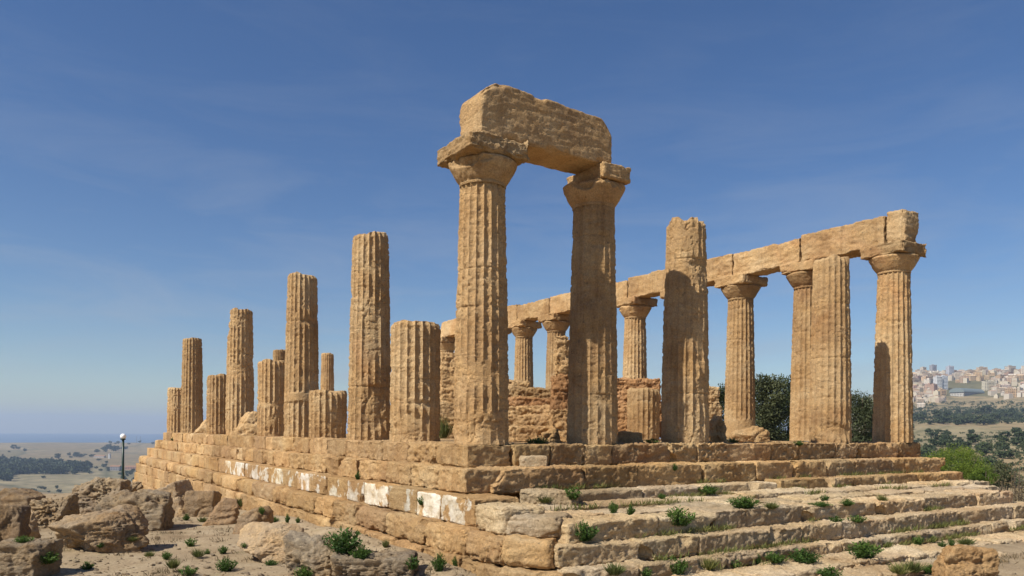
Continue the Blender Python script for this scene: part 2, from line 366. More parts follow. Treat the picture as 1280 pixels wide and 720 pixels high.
def rock_mesh(name, w, d, h, seed, boxy=0.5, cuts=9, rough=0.05, pit=0.05, strata=0.0, mat=None, sub=5, cut=(0.62, 0.95)):
    V, F = ICO[sub]; rs = np.random.RandomState(seed)
    pl = []
    for ax in range(3):
        for s in (-1, 1):
            n = np.zeros(3); n[ax] = s; n += rs.normal(0, 0.16 * (1.3 - boxy), 3); pl.append((n / np.linalg.norm(n), 0.95 + 0.1 * rs.rand()))
    for k in range(cuts + int(5 * (1 - boxy))):
        n = rs.normal(0, 1, 3); n /= np.linalg.norm(n); n[2] = abs(n[2]) * (1 if rs.rand() < 0.8 else -1)
        pl.append((n, (0.62 + 0.5 * boxy) * (cut[0] + (cut[1] - cut[0]) * rs.rand()) + 0.25 * boxy))
    p = 44
    acc = np.zeros(len(V))
    for n, dd in pl: acc += np.maximum(0, V @ n / dd) ** p
    r = acc ** (-1 / p)
    P = V * r[:, None] * np.array([w, d, h]) / 2 * 1.0
    W = P + seed * 2.7; m = min(w, d, h)
    disp = rough * 0.45 * fbm(W * 1.6 / max(m, 0.4), 6, seed, 0.62) + rough * 0.6 * fbm(W * np.array([2.5, 2.5, 9]), 5, seed + 2, 0.65)
    disp -= rough * 0.9 * sstep(0.55, 1.0, 1 - np.abs(fbm(W * 1.3, 3, seed + 21))) ** 3
    pt = fbm(W * np.array([13, 13, 17]), 3, seed + 4, 0.6); disp -= 0.7 * pit * sstep(0.15, 0.6, pt) * (0.3 + 0.7 * sstep(-0.1, 0.4, fbm(W * 1.1, 2, seed + 23)))
    if strata: disp += strata * np.sin(W[:, 2] * 26 + 5 * fbm(W * 1.5, 2, seed + 8)) * 0.5
    disp += 0.012 * fbm(W * 18, 2, seed + 6)
    N = V * np.array([1 / w, 1 / d, 1 / h]); N /= np.linalg.norm(N, axis=1, keepdims=True)
    return mesh_np(name, P + N * disp[:, None], F, mat or WEATH)

# ------------------------------------------------------------------ the stepped platform
plat = empty('stepped_platform', (0, 0, -2.3), 'long stepped stone platform under all the temple columns', 'temple platform')
rnd = random.Random(4)
BLK = 0
def course(name, path, ztop, zbot, depth, lens, mat=STONE, rough=0.02, pit=0.022, chip=0.06, r=0.035, jit=0.02, seed=1, mats=None, res_near=0.036, label=None):
    """a course of separate blocks along a line of plan points; the face is on the right of the walking direction"""
    global BLK
    rd = random.Random(seed)
    e = obj(name, None, plat, (0, 0, 2.3)); e.empty_display_size = 0.3
    if label: e['label'] = label
    for i in range(len(path) - 1):
        a = np.array(path[i], float); b = np.array(path[i + 1], float); L = np.linalg.norm(b - a); u = (b - a) / L
        nin = np.array([-u[1], u[0]])
        s = 0.0
        while s < L - 0.05:
            l = rd.uniform(*lens)
            if L - s - l < lens[0] * 0.6: l = L - s
            c = a + u * (s + l / 2) + nin * (depth / 2 + rd.uniform(-jit, jit) * 1.2)
            dep = depth_of(c); res = max(res_near, dep * 0.0019 if dep < 26 else 0.075)
            zt = ztop + rd.uniform(-jit, jit) * 0.6; zb = zbot - 0.02
            gap = rd.choice((0.008, 0.012, 0.02, 0.03)); BLK += 1
            bites = []
            if rd.random() < 0.35: bites.append((rd.choice((-1, 1)) * l / 2, -depth / 2 - 0.03, rd.choice((-1, 1)) * (zt - zb) / 2, rd.uniform(0.12, 0.3)))
            if rd.random() < 0.3: bites.append((rd.uniform(-.3, .3) * l, -depth / 2 - 0.08, (zt - zb) / 2, rd.uniform(0.12, 0.22)))
            mt = mat if mats is None else mats(c, i)
            k = rd.uniform(0.6, 1.5)
            me = block_mesh('stone_block', l - gap, depth, zt - zb, res, BLK * 3 + seed, r * rd.uniform(0.7, 1.5), rough * k, pit * rd.uniform(0.4, 1.6), chip * rd.uniform(0.5, 1.5), mt, bites)
            g = rd.uniform(-1, 1)
            tint = (1 + 0.05 * g, 1 + 0.03 * g - 0.02 * rd.random(), 1 - 0.02 * g - 0.05 * rd.random())
            obj('stone_block', me, e, (c[0], c[1], (zt + zb) / 2), math.atan2(u[1], u[0]) + rd.uniform(-.006, .006), tint)
            s += l
    return e
# the long side (walking towards -Y keeps the face on the right, i.e. -X)
course('platform_step', [(-0.70, 37.4), (-0.70, -0.62)], 0.0, -0.46, 1.1, (0.9, 1.7), seed=11, rough=0.03, pit=0.035, chip=0.09)
course('platform_step', [(-1.10, 37.8), (-1.10, -1.28)], -0.47, -0.94, 1.0, (1.0, 2.0), seed=12, r=0.05, chip=0.12, rough=0.04, pit=0.035)
pl_m = lambda c, i: PALE if i > 1 or c[1] < -2.9 else (PLAST if c[1] < 17.5 else STONE)
course('platform_step', [(-1.50, 38.2), (-1.52, -2.35)], -0.95, -1.44, 1.0, (1.0, 1.9), seed=13, mats=pl_m, rough=0.012)
course('worn_corner', [(-1.56, -2.36), (-1.64, -3.45)], -1.0, -1.46, 0.9, (1.0, 1.2), seed=18, mat=PALE, r=0.13, chip=0.2, rough=0.06)
course('worn_corner', [(-1.60, -3.50), (-1.0, -4.22)], -1.13, -1.47, 0.85, (0.8, 1.0), seed=19, mat=PALE, r=0.13, chip=0.2, rough=0.06)
course('platform_step', [(-1.92, 38.6), (-1.90, -2.6), (-1.92, -3.85), (-1.30, -4.48)], -1.46, -1.92, 1.0, (1.3, 2.5), seed=14, rough=0.04, r=0.12, chip=0.12, pit=0.03)
course('foundation_course', [(-2.00, 38.9), (-1.98, -2.6), (-2.02, -4.0), (-1.30, -4.75)], -1.93, -2.45, 1.1, (1.2, 2.4), seed=15, rough=0.035)
course('foundation_course', [(-2.10, 39.1), (-2.10, 8.0)], -2.46, -2.98, 1.1, (1.4, 2.6), seed=16, rough=0.04)
course('foundation_course', [(-2.20, 39.3), (-2.20, 20.0)], -2.99, -3.9, 1.1, (1.4, 2.6), seed=17, rough=0.04)
# the short front with the columns (face on -Y, walking towards +X)
course('platform_step', [(0.40, -0.70), (16.2, -0.70)], 0.0, -0.455, 1.1, (0.8, 1.9), seed=21, chip=0.09, pit=0.045, rough=0.028)
course('platform_step', [(-0.55, -1.38), (16.42, -1.38)], -0.46, -0.93, 1.0, (1.2, 2.4), seed=22, chip=0.09, pit=0.04, rough=0.028)
course('platform_step', [(7.6, -1.95), (16.65, -1.95)], -0.90, -1.30, 0.9, (1.1, 2.0), seed=23, chip=0.06, pit=0.03)
course('platform_step', [(1.0, -1.85), (7.5, -1.95)], -0.94, -1.22, 0.9, (1.2, 2.4), seed=24, mat=PALE, chip=0.10, r=0.06)
for k, (y0, zt, x0, x1) in enumerate([(-2.75, -1.13, -0.5, 16.4), (-3.55, -1.18, -0.6, 15.4), (-4.40, -1.23, -0.95, 14.0)]):
    course('worn_tread', [(x0, y0), (x1, y0)], zt, -1.58, 0.92, (1.0, 2.8), seed=31 + k, mat=PALE, rough=0.04, pit=0.03, chip=0.07, r=0.03, jit=0.05)
course('platform_step', [(-1.28, -4.52), (0.35, -4.70), (5.75, -4.87), (14.6, -4.92)], -1.54, -1.86, 1.3, (1.1, 2.8), seed=41, mat=PALE, rough=0.03, pit=0.03, chip=0.06, r=0.03)
course('platform_step', [(-1.30, -4.85), (0.0, -5.05), (5.3, -5.18), (19.9, -5.25)], -1.87, -2.12, 1.4, (1.0, 2.4), seed=42, mat=PALE, rough=0.035, pit=0.03, chip=0.06, r=0.03, jit=0.03)
for k, (y0, zt, x0, x1) in enumerate([(-6.05, -2.08, 0.6, 20.2), (-6.75, -2.16, 3.2, 11.5)]):
    course('worn_slab', [(x0, y0), (x1, y0)], zt, -2.45, 0.95, (0.9, 2.6), seed=51 + k, mat=PALE, rough=0.04, pit=0.03, chip=0.08, r=0.035, jit=0.05)
m = MB(); m.box(0.2, 16.0, 0.2, 37.0, -2.6, -0.03); m.box(-0.9, 16.3, -0.9, 38, -3.2, -0.99); m.box(-0.9, 14.4, -3.9, 0, -3.2, -1.5); m.box(-0.8, 14.2, -4.6, 0, -3.2, -1.93)
obj('platform_floor', m.mesh('platform_floor', STONE), plat, (0, 0, 2.3))

# ------------------------------------------------------------------ columns
def shaft_mesh(name, H, rb, rt, Hfull=5.5, seed=0, nt=240, dz=0.03, fd=0.058, ero=0.0, low=0.6, joints=(), bites=(), collars=(), ragged=0.06, fade=None, lean=None):
    nz = max(12, int(H / dz)); th = np.linspace(0, 2 * np.pi, nt, endpoint=False); zz = np.linspace(0, H, nz + 1)
    TH, ZZ = np.meshgrid(th, zz)
    Rz = rb + (rt - rb) * (ZZ / Hfull) + 0.012 * np.sin(np.pi * np.clip(ZZ / Hfull, 0, 1))
    c, s = np.cos(TH), np.sin(TH); P = np.stack([Rz * c, Rz * s, ZZ], -1).reshape(-1, 3); W = P + np.array([seed * 5.3, seed * 2.1, seed * 1.7])
    sh = TH.shape
    u = (TH * 20 / (2 * np.pi) + 0.5) % 1.0; sc = (1 - (2 * u - 1) ** 2) ** 0.8
    n0 = fbm(W * 0.8, 4, seed).reshape(sh); n1 = fbm(W * np.array([2.6, 2.6, 3.6]), 4, seed + 1).reshape(sh); n2 = fbm(W * np.array([8, 8, 11]), 3, seed + 2).reshape(sh)
    n3 = fbm(W * np.array([3, 3, 9]), 3, seed + 3).reshape(sh)
    lowk = low * np.exp(-ZZ / 0.7)
    e = sstep(0.35, 0.75, n0 * 0.55 + n1 * 0.35 + ero + lowk)
    chip = sstep(0.25, 0.6, n1 * 0.6 + n2 * 0.5) * (1 - sc)
    r = Rz - fd * (Rz / 0.6) * sc * (1 - 0.85 * e)
    r = r - e * (0.012 + 0.035 * (0.5 + 0.5 * n1)) - 0.042 * chip
    r = r + 0.017 * n1 + 0.014 * n2 - 0.022 * sstep(0.15, 0.7, n2 + 0.3 * n3) * (0.25 + 0.75 * sstep(0.1, 0.5, n0 + ero)) - 0.012 * sstep(0.2, 0.6, n3)
    for (z0, zw, dr) in collars:
        k = sstep(zw, zw * 0.75, np.abs(ZZ - z0 - 0.05 * np.sin(TH * 2 + seed) - 0.03 * n1)); rc = Rz + dr + 0.006 * n2; r = r * (1 - k) + rc * k
    for zj in joints:
        r = r - 0.022 * np.exp(-((ZZ - zj - 0.012 * n1) / 0.016) ** 2) * (0.4 + 0.6 * sstep(-0.3, 0.3, n0 * 3 + n1))
    for (a0, z0, wa, hz, dp) in bites:
        da = (TH - np.radians(a0) + np.pi) % (2 * np.pi) - np.pi
        d = (da * Rz / wa) ** 2 + ((ZZ - z0) / hz) ** 2
        k = sstep(1.7, 0.45, d + 0.6 * n1 + 0.25 * n2); r = r - dp * k * (1 + 0.35 * n1 + 0.2 * n2) ; r = r + k * fd * sc * 0.8 * (1 - e)
    if ragged:
        topn = fbm(np.stack([Rz * c, Rz * s, 0 * ZZ], -1).reshape(-1, 3) * 2.4 + seed, 3, seed + 6).reshape(sh)
        tz = ZZ / H; Z2 = ZZ + np.clip((tz - 0.8) / 0.2, 0, 1) * ragged * topn
        r = r * (1 - 0.10 * sstep(H - 0.10, H, ZZ) * (0.6 + 0.6 * np.abs(n1)))
    else: Z2 = ZZ
    V = np.stack([r * c, r * s, Z2], -1).reshape(-1, 3)
    if lean: V[:, 0] += lean[0] * V[:, 2]; V[:, 1] += lean[1] * V[:, 2]
    idx = np.arange((nz + 1) * nt).reshape(nz + 1, nt); nx = np.roll(idx, -1, 1)
    F = [np.stack([idx[:-1], nx[:-1], nx[1:], idx[1:]], -1).reshape(-1, 4)]
    # cap
    top = V[idx[-1]]; ctr = top.mean(0); base = len(V); rings = []; prev = idx[-1]
    for q, k in enumerate((0.8, 0.55, 0.3, 0.1)):
        ring = ctr + (top - ctr) * k; ring[:, 2] = ctr[2] + (top[:, 2] - ctr[2]) * k + 0.5 * ragged * fbm(ring * 3 + seed, 3, seed + 9); rings.append(ring)
        cur = base + q * nt + np.arange(nt); F.append(np.stack([prev, np.roll(prev, -1), np.roll(cur, -1), cur], -1)); prev = cur
    V = np.vstack([V] + rings)
    return mesh_np(name, V, np.vstack(F), STONE)
def echinus_mesh(name, rn, rm, h, seed, nt=160, bites=(), rough=0.012):
    zz = np.linspace(0, 1, 26); prof = []
    for q in zz:
        if q < 0.12: rr_ = rn + 0.012 * math.sin(q / 0.12 * math.pi)
        else:
            k = (q - 0.12) / 0.88; rr_ = rn + (rm - rn) * (k / 0.86) ** 0.82 if k < 0.86 else rm - (k - 0.86) ** 2 * 3.0
        prof.append(rr_)
    th = np.linspace(0, 2 * np.pi, nt, endpoint=False); TH, Q = np.meshgrid(th, zz); RP = np.repeat(np.array(prof)[:, None], nt, 1)
    P = np.stack([RP * np.cos(TH), RP * np.sin(TH), Q * h], -1).reshape(-1, 3); W = P + seed * 3.3
    n1 = fbm(W * 2.2, 4, seed).reshape(TH.shape); n2 = fbm(W * 8, 3, seed + 1).reshape(TH.shape)
    r = RP + rough * 1.6 * n1 + rough * n2 - 0.09 * sstep(0.25, 0.7, n1) * sstep(0.4, 0.9, Q) - 0.02 * sstep(0.2, 0.6, n2)
    for (a0, q0, wa, hq, dp) in bites:
        da = (TH - np.radians(a0) + np.pi) % (2 * np.pi) - np.pi
        k = sstep(1.3, 0.7, (da / np.radians(wa)) ** 2 + ((Q - q0) / hq) ** 2 + 0.4 * n1); r = np.maximum(0.2, r - dp * k)
    V = np.stack([r * np.cos(TH), r * np.sin(TH), Q * h], -1).reshape(-1, 3); nz = len(zz)
    idx = np.arange(nz * nt).reshape(nz, nt); nx = np.roll(idx, -1, 1); F = np.stack([idx[:-1], nx[:-1], nx[1:], idx[1:]], -1).reshape(-1, 4)
    V = np.vstack([V, [[0, 0, h]]]); last = np.full(nt, len(V) - 1); cap = np.stack([idx[-1], nx[-1], last], -1)
    me = bpy.data.meshes.new(name); me.from_pydata(V.tolist(), [], F.tolist() + cap.tolist()); me.update()
    me.polygons.foreach_set('use_smooth', np.ones(len(me.polygons), bool)); me.materials.append(STONE); return me

def column(name, label, group, x, y, H, rb=0.62, rt=0.5, cap=False, z0=0.0, seed=1, ech=None, aba=None, cat='column', lift=0.0, **k):
    t = empty(name, (x, y, z0), label, cat, group)
    sh = shaft_mesh('shaft', H, rb, rt, seed=seed, **k); obj('shaft', sh, t)
    if cap:
        top = 5.47 + lift
        near = depth_of((x, y)) < 20
        obj('echinus', echinus_mesh('echinus', rt + 0.0, 0.76, 0.55, seed + 50, 200 if near else 110, **(ech or {})), t, (0, 0, top))
        a = dict(sx=1.44, sy=1.44, sz=0.36, res=0.035 if near else 0.06, seed=seed + 70, r=0.03, rough=0.02, pit=0.03, chip=0.10); a.update(aba or {})
        o = a.pop('off', (0, 0)); ash = block_mesh('abacus', a['sx'], a['sy'], a['sz'], a['res'], a['seed'], a['r'], a['rough'], a['pit'], a['chip'], STONE, a.get('bites', ()))
        obj('abacus', ash, t, (o[0], o[1], top + 0.55 + 0.18))
    return t
G_ALL = 'standing temple columns'
def pxY(px): return float(at_plane(px, 500, 0, 0.0)[1])
CA = math.degrees(math.atan2(-14.4, -8.56))            # bearing of the camera seen from the corner column
# corner column and its two front neighbours
column('temple_column', 'tall fluted corner column nearest the viewer, complete with capital, carrying the left end of the top beam', G_ALL, 0, 0, 5.6, cap=True, lift=0.09, seed=3, nt=480, dz=0.017,
       joints=(0.98, 2.93, 3.75, 1.9), ero=-0.30, low=0.75, ragged=0,
       bites=[(CA + 8, 0.25, 0.42, 0.30, 0.07), (CA - 38, 0.35, 0.36, 0.34, 0.06), (CA - 6, 1.55, 0.36, 0.30, 0.05), (CA - 50, 1.4, 0.2, 0.4, 0.07)],
       collars=[(0.62, 0.10, -0.03)], ech=dict(bites=[(200, 0.9, 35, 0.35, 0.10)]),
       aba=dict(sx=1.52, sy=1.52, r=0.06, rough=0.05, pit=0.04, bites=[(0.9, -0.65, 0.1, 0.25)], chip=0.20))
column('temple_column', 'second front column, mostly in shade, with a half broken capital under the right end of the top beam', G_ALL, 3.1, 0, 5.64, cap=True, lift=0.13, seed=7, nt=480, dz=0.018,
       joints=(3.55, 1.15, 4.9), ero=-0.28, low=0.7, ragged=0, fd=0.038, bites=[(CA + 14, 1.05, 0.2, 0.12, 0.05), (178, 4.3, 0.12, 1.0, 0.04)],
       ech=dict(bites=[(212, 0.95, 22, 0.35, 0.16)]),
       aba=dict(sx=0.86, off=(0.12, 0.0), chip=0.12, rough=0.03))
column('temple_column', 'third front column without capital, heavily eroded, its pale broken top catching the sun', G_ALL, 6.2, 0, 5.75, rb=0.64, rt=0.51, seed=12, nt=440, dz=0.02,
       joints=(1.28, 3.9, 4.75), ero=0.05, low=0.5, ragged=0.16, bites=[(CA + 5, 4.45, 0.5, 0.35, 0.05), (CA + 24, 2.6, 0.2, 0.5, 0.06), (CA + 30, 1.4, 0.2, 0.35, 0.05), (CA - 25, 5.3, 0.4, 0.4, 0.04)])
column('temple_column', 'fluted front column without capital, just left of the end column at the right', G_ALL, 12.4, 0, 5.62, rb=0.63, rt=0.53, seed=16, nt=300, dz=0.025,
       joints=(2.55, 4.2), ero=-0.35, low=0.55, ragged=0.08, bites=[(CA - 15, 0.4, 0.45, 0.22, 0.08)])
# the long sunny side
S = [('column_stump', 'thick fluted column stump between the corner column and a tall broken column', 519, 2.99, 0.64, 0.60, 22, dict(joints=(0.95, 1.55), bites=[(CA - 10, 0.3, 0.4, 0.35, 0.06), (CA + 18, 0.95, 0.3, 0.1, 0.05)], ero=0.0)),
     ('temple_column', 'tall broken column on the sunny side, second tallest left of the corner column, with pitted top', 462, 5.80, 0.63, 0.52, 25, dict(joints=(1.5, 3.1, 4.3), bites=[(CA + 24, 0.95, 0.33, 0.55, 0.09), (CA + 10, 2.9, 0.2, 0.8, 0.05)], ero=0.10, ragged=0.12)),
     ('column_stump', 'low pale drum of a column standing between two tall broken columns', 410, 1.52, 0.61, 0.585, 28, dict(joints=(0.85,), ero=0.12, bites=[(CA + 30, 0.5, 0.25, 0.4, 0.06)])),
     ('temple_column', 'tall column on the sunny side with a smooth repaired band low on its shaft', 377, 5.71, 0.62, 0.52, 31, dict(joints=(4.05,), collars=[(1.38, 0.17, -0.01)], ero=-0.08, ragged=0.06, bites=[(CA + 35, 4.05, 0.3, 0.12, 0.06)])),
     ('column_stump', 'two drum column stump with a pale middle band, left of the banded tall column', 341, 2.93, 0.59, 0.55, 34, dict(joints=(), collars=[(1.28, 0.10, -0.05)], ero=0.0)),
     ('temple_column', 'tall weathered column whose left side is broken away near the top, amid the sunny row', 300, 5.53, 0.63, 0.53, 37, dict(joints=(1.1, 3.6), ero=0.12, ragged=0.10, bites=[(150, 5.05, 0.34, 0.62, 0.12), (CA, 2.9, 0.5, 0.3, 0.05)])),
     ('column_stump', 'narrow stump in the sunny row, half hidden by the taller column at its right', 274, 2.88, 0.59, 0.55, 40, dict(joints=(1.2,), ero=0.05)),
     ('temple_column', 'farthest tall column of the sunny row, slim and dark topped at the left end', 240, 5.36, 0.61, 0.51, 43, dict(joints=(3.2,), ero=0.0, ragged=0.05)),
     ('column_stump', 'last short stump at the far left end of the sunny row', 222, 2.76, 0.60, 0.56, 46, dict(joints=(1.2,), ero=0.0))]
for nm, lb, px, H, rb, rt, sd, k in S:
    far = px < 400; kk = dict(nt=240 if far else 360, dz=0.03 if far else 0.02, low=0.5, ragged=0.07); kk.update(k)
    column(nm, lb, G_ALL, 0.0, pxY(px), H, rb, rt, seed=sd, **kk)
# the far row that still carries its beams
NX = 15.5
NL = ['end column of the beam row with capital, far right, a column shadow on its lower left', 'capital topped column half hidden behind the plain column next to the right end',
      'sunlit column with broad capital standing right of the shaded third front column', 'column of the beam row hidden behind the third front column, only its capital edge showing',
      'capital topped column seen between the second and third front columns', 'column of the beam row hidden behind the second front column',
      'slim distant column just left of the second front column, behind a ruined wall end', 'slim distant column seen right of the corner column, under the low end of the beams',
      'distant column hidden behind the corner column, right half', 'distant column hidden behind the corner column, left half', 'farthest capital peeking out left of the corner column']
NYs = []
for j in range(11):
    y = -0.16 if j == 0 else 3.06 * j
    NYs.append(y)
    column('temple_column', NL[j], G_ALL, NX, y, 5.5, 0.61, 0.49, cap=True, seed=60 + j * 3, nt=240 if j < 5 else 160, dz=0.03 if j < 5 else 0.045, joints=(2.1 + 0.1 * j, 3.9), ero=-0.25, low=0.8 if j in (1, 2) else 0.5, ragged=0,
           collars=[(0.45, 0.42, -0.01)] if j == 2 else (), aba=dict(chip=0.14, rough=0.035, pit=0.05, r=0.05, bites=[(0.75, -0.7, 0.0, 0.22)] if j == 0 else ()))
# two columns of the far short side
for px, H, lb in ((349, 5.5, 'distant thin column top rising behind the two drum stump'), (409, 5.45, 'distant thin dark column right of the banded tall column')):
    q = at_plane(px, 500, 1, 36.7); column('temple_column', lb, G_ALL, q[0], 36.7, H, 0.5, 0.42, seed=int(px), nt=160, dz=0.045, joints=(3.0,), ero=-0.1)

# ------------------------------------------------------------------ beams
def beam(label, x0, x1, y0, y1, z0, z1, group, seed, **k):
    a = dict(res=0.05, r=0.05, rough=0.03, pit=0.03, chip=0.10); a.update(k); b = a.pop('bites', ())
    me = block_mesh('architrave_block', x1 - x0, y1 - y0, z1 - z0, a['res'], seed, a['r'], a['rough'], a['pit'], a['chip'], STONE, b, a.get('roundtop'))
    return tag(obj('architrave_block', me, None, ((x0 + x1) / 2, (y0 + y1) / 2, (z0 + z1) / 2)), label, 'stone beam', group)
beam('single massive stone beam bridging the corner column and the second front column', -0.42, 3.14, -0.62, 0.36, 6.49, 7.66, 'architrave beams', 5, res=0.03, r=0.06, rough=0.013, pit=0.010, chip=0.13,
     roundtop=[(1, 1.40, 0.42, 1.8), (1, -1.0, 0.13, 1.0), (-1, 1.30, 0.30, 1.6)], bites=[(0.6, -0.66, 0.66, 0.16), (0.15, -0.66, 0.68, 0.13)])
BL = ['short squarish end beam block on the capital at the right end of the beam row', 'long beam block with broken lower right edge, next to the end block', 'beam block over the sunlit capital right of the third front column',
      'beam block mostly behind the third front column', 'beam block seen between second and third front columns, right of its dark joint', 'beam block left of the dark joint between second and third front columns',
      'beam block partly behind the second front column, left of it', 'beam block at the low left end of the row, beside the corner column', 'beam block hidden behind the corner column, right one', 'beam block hidden behind the corner column, middle one', 'reddish last beam block peeking out left of the corner column']
ed = [-0.80, -0.14] + [y for y in NYs[1:]] + [NYs[-1] + 0.6]
for j in range(11):
    beam(BL[j], NX - 0.50, NX + 0.34, ed[j] + 0.02, ed[j + 1] - 0.03, 6.36, 7.36 + [0.03, -0.02, -0.10, -0.06, -0.05, -0.12, -0.05, -0.1, 0, -0.1, 0][j], 'architrave beams', 90 + j, rough=0.045, chip=0.12, res=0.05 if j < 4 else 0.08,
         bites=[(0, (ed[j + 1] - ed[j]) / 2, 0.55, 0.2)] if j in (2, 4, 6) else ([(0, 0.3, -0.66, 0.4)] if j in (1, 2) else ()))

# ------------------------------------------------------------------ ruined inner walls
def wallpiece(name, label, dep, courses, seed, mat=STONE, thick=0.9, tints=None):
    """courses: (px0, px1, py_top, py_bot, push) stacked stones facing the viewer"""
    d0 = depth_of(at_depth(640, 500, dep)); root = None
    c0 = courses[-1]; b = at_depth((c0[0] + c0[1]) / 2, c0[3], dep); root = empty(name, (b[0], b[1], 0.0), label, 'ruined wall', None, 0)
    for i, (a, c, t_, b_, push) in enumerate(courses):
        q0 = at_depth(a, b_, dep + push); q1 = at_depth(c, b_, dep + push); zt = at_depth((a + c) / 2, t_, dep + push)[2]; zb = max(-0.05, q0[2])
        w = np.linalg.norm(q1 - q0); ctr = (q0 + q1) / 2 + FWD * thick / 2
        me = block_mesh('wall_stone', w, thick, max(0.12, zt - zb), 0.04, seed + i, 0.09, 0.08, 0.08, 0.16, mat)
        obj('wall_stone', me, root, (ctr[0] - b[0], ctr[1] - b[1], (zt + zb) / 2), -YAW + random.Random(seed + i).uniform(-.08, .08) , (tints or {}).get(i))
    return root
PINK = (1.0, 0.86, 0.82)
wallpiece('ruined_wall', 'ruined layered inner wall with a pinkish band, seen between corner column and second front column', 23.0,
          [(620, 662, 476, 488, 1.0), (622, 700, 485, 499, 0.5), (624, 690, 497, 511, 0.35), (622, 698, 508, 522, 0.15), (630, 704, 519, 536, -0.1), (620, 700, 533, 556, -0.35)], 300, tints={2: PINK})
wallpiece('ruined_wall_end', 'tall jagged wall end standing right against the left side of the second front column', 22.5,
          [(694, 712, 420, 470, 0.1), (690, 714, 468, 515, 0.0), (688, 716, 512, 556, -0.1)], 320, tints={1: PINK}, thick=0.7)
wallpiece('ruined_wall', 'low pinkish inner wall behind the fluted stump, between second and third front columns', 29.0,
          [(768, 826, 473, 505, 0), (766, 842, 503, 545, -0.1)], 340, tints={0: PINK, 1: (1.0, 0.86, 0.8)})
wallpiece('ruined_wall', 'dark squared inner wall block right of the third front column', 27.5, [(884, 900, 484, 505, 0), (882, 901, 504, 540, 0)], 350)
wallpiece('ruined_wall', 'inner wall fragment seen through the gap left of the corner column', 30.0, [(550, 575, 440, 506, 0), (540, 578, 503, 552, -0.2)], 360)
q = at_depth(804, 540, 27.8)
column('column_stump', 'short fluted stump inside the temple, before the low pinkish wall', G_ALL, q[0], q[1], at_depth(804, 486, 27.8)[2], 0.60, 0.57, seed=75, nt=260, dz=0.025, joints=(), ero=-0.05)

bpy.context.view_layer.update()
print('temple built', round(time.time() - T0, 1))

def dep_for(px, py, lo, hi):
    """depth at which the land appears at this height in the picture"""
    ds = np.geomspace(lo, hi, 64); P = CAM + ray(px, py) * (ds / FPX)[:, None]; g = P[:, 2] - land(P[:, 0], P[:, 1]); i = int(np.argmax(g <= 0))
    if not (g <= 0).any(): return None
    if i == 0: return float(ds[0])
    k = g[i - 1] / (g[i - 1] - g[i]); return float(ds[i - 1] + (ds[i] - ds[i - 1]) * k)
def leaves_mesh(name, C, Dn, size, mat, seed, shade=None, aspect=0.4, n=None):
    """a leaf (two bent quads folded on the rib) at each point C pointing along Dn"""
    rs = np.random.RandomState(seed); n = len(C); Dn = Dn / (np.linalg.norm(Dn, axis=1, keepdims=True) + 1e-9)
    rv = rs.normal(0, 1, (n, 3)); sd = np.cross(Dn, rv); sd /= np.linalg.norm(sd, axis=1, keepdims=True) + 1e-9; up = np.cross(sd, Dn)
    L = (size * rs.uniform(0.6, 1.3, n))[:, None]; w = L * aspect * 0.5
    a = C; m_ = C + Dn * L * 0.5 + up * L * 0.08; e = C + Dn * L - up * L * 0.05
    V = np.stack([a, m_ + sd * w, e, m_ - sd * w], 1).reshape(-1, 3); F = np.arange(4 * n).reshape(n, 4)
    me = mesh_np(name, V, F, mat, False)
    at = me.attributes.new('shade', 'FLOAT', 'POINT'); s = rs.rand(n) if shade is None else np.clip(shade + rs.uniform(-.25, .25, n), 0, 1)
    at.data.foreach_set('value', np.repeat(s, 4).astype(np.float32)); return me
# ------------------------------------------------------------------ loose rocks
def rock(name, label, cat, x0, x1, yt, yb, seed, group=None, deep=0.8, mat=None, rz=0.0, tint=None, box=None, sink=0.06, hit=None, hs=1.0, **k):
    pm = (x0 + x1) / 2
    if hit is not None: b = at_depth(pm, yb, hit)
    elif box: b = surface(pm, yb)
    else: b = at_depth(pm, yb, dep_for(pm, yb, 6, 60))
    dep = depth_of(b); w = (x1 - x0) * dep / FPX; d = w * deep
    h = max(0.08, (yb - yt) * dep / FPX - 0.30 * d * max(0, (CAM[2] - b[2])) / dep) * hs * (1 if box else 0.9) + sink
    if not box: sink = 0.32 * h; h += sink
    c = b + FWD * d * 0.45
    if box: me = block_mesh(name, w, d, h, max(0.025, dep * 0.0016), seed, box, k.get('rough', 0.05), k.get('pit', 0.05), k.get('chip', 0.12), mat or WEATH)
    else: me = rock_mesh(name, w * 1.04, d, h, seed, mat=mat, sub=6 if (w * FPX / dep > 50) else 5, **k)
    o = obj(name, me, None, (c[0], c[1], b[2] - sink + h / 2), -YAW + rz, tint); bpy.context.view_layer.update()
    return tag(o, label, cat, group)
GF = 'fallen stones left of the platform'
BR = (0.86, 0.79, 0.72)
rock('boulder', 'ridged pitted rock with toothed top behind the largest boulder', 'rock', 84, 146, 594, 634, 501, GF, 0.6, boxy=0.75, cuts=5, rough=0.10, pit=0.12, mat=WEATH, hit=24.5)
rock('boulder', 'rough long boulder behind and right of the largest boulder', 'rock', 116, 203, 613, 664, 502, GF, 0.7, boxy=0.8, cuts=6, rough=0.10, pit=0.10)
rock('boulder', 'largest boulder in the left foreground, pale left face and dark fractured front', 'rock', 54, 172, 625, 692, 503, GF, 0.7, boxy=0.45, cuts=7, rough=0.10, pit=0.07, tint=(0.97, 0.92, 0.86))
rock('fallen_slab', 'smooth grey tilted slab leaning near the far foundation', 'rock', 184, 240, 594, 645, 504, GF, 0.8, boxy=0.35, cuts=4, rough=0.04, pit=0.02, tint=(1.15, 1.1, 1.04))
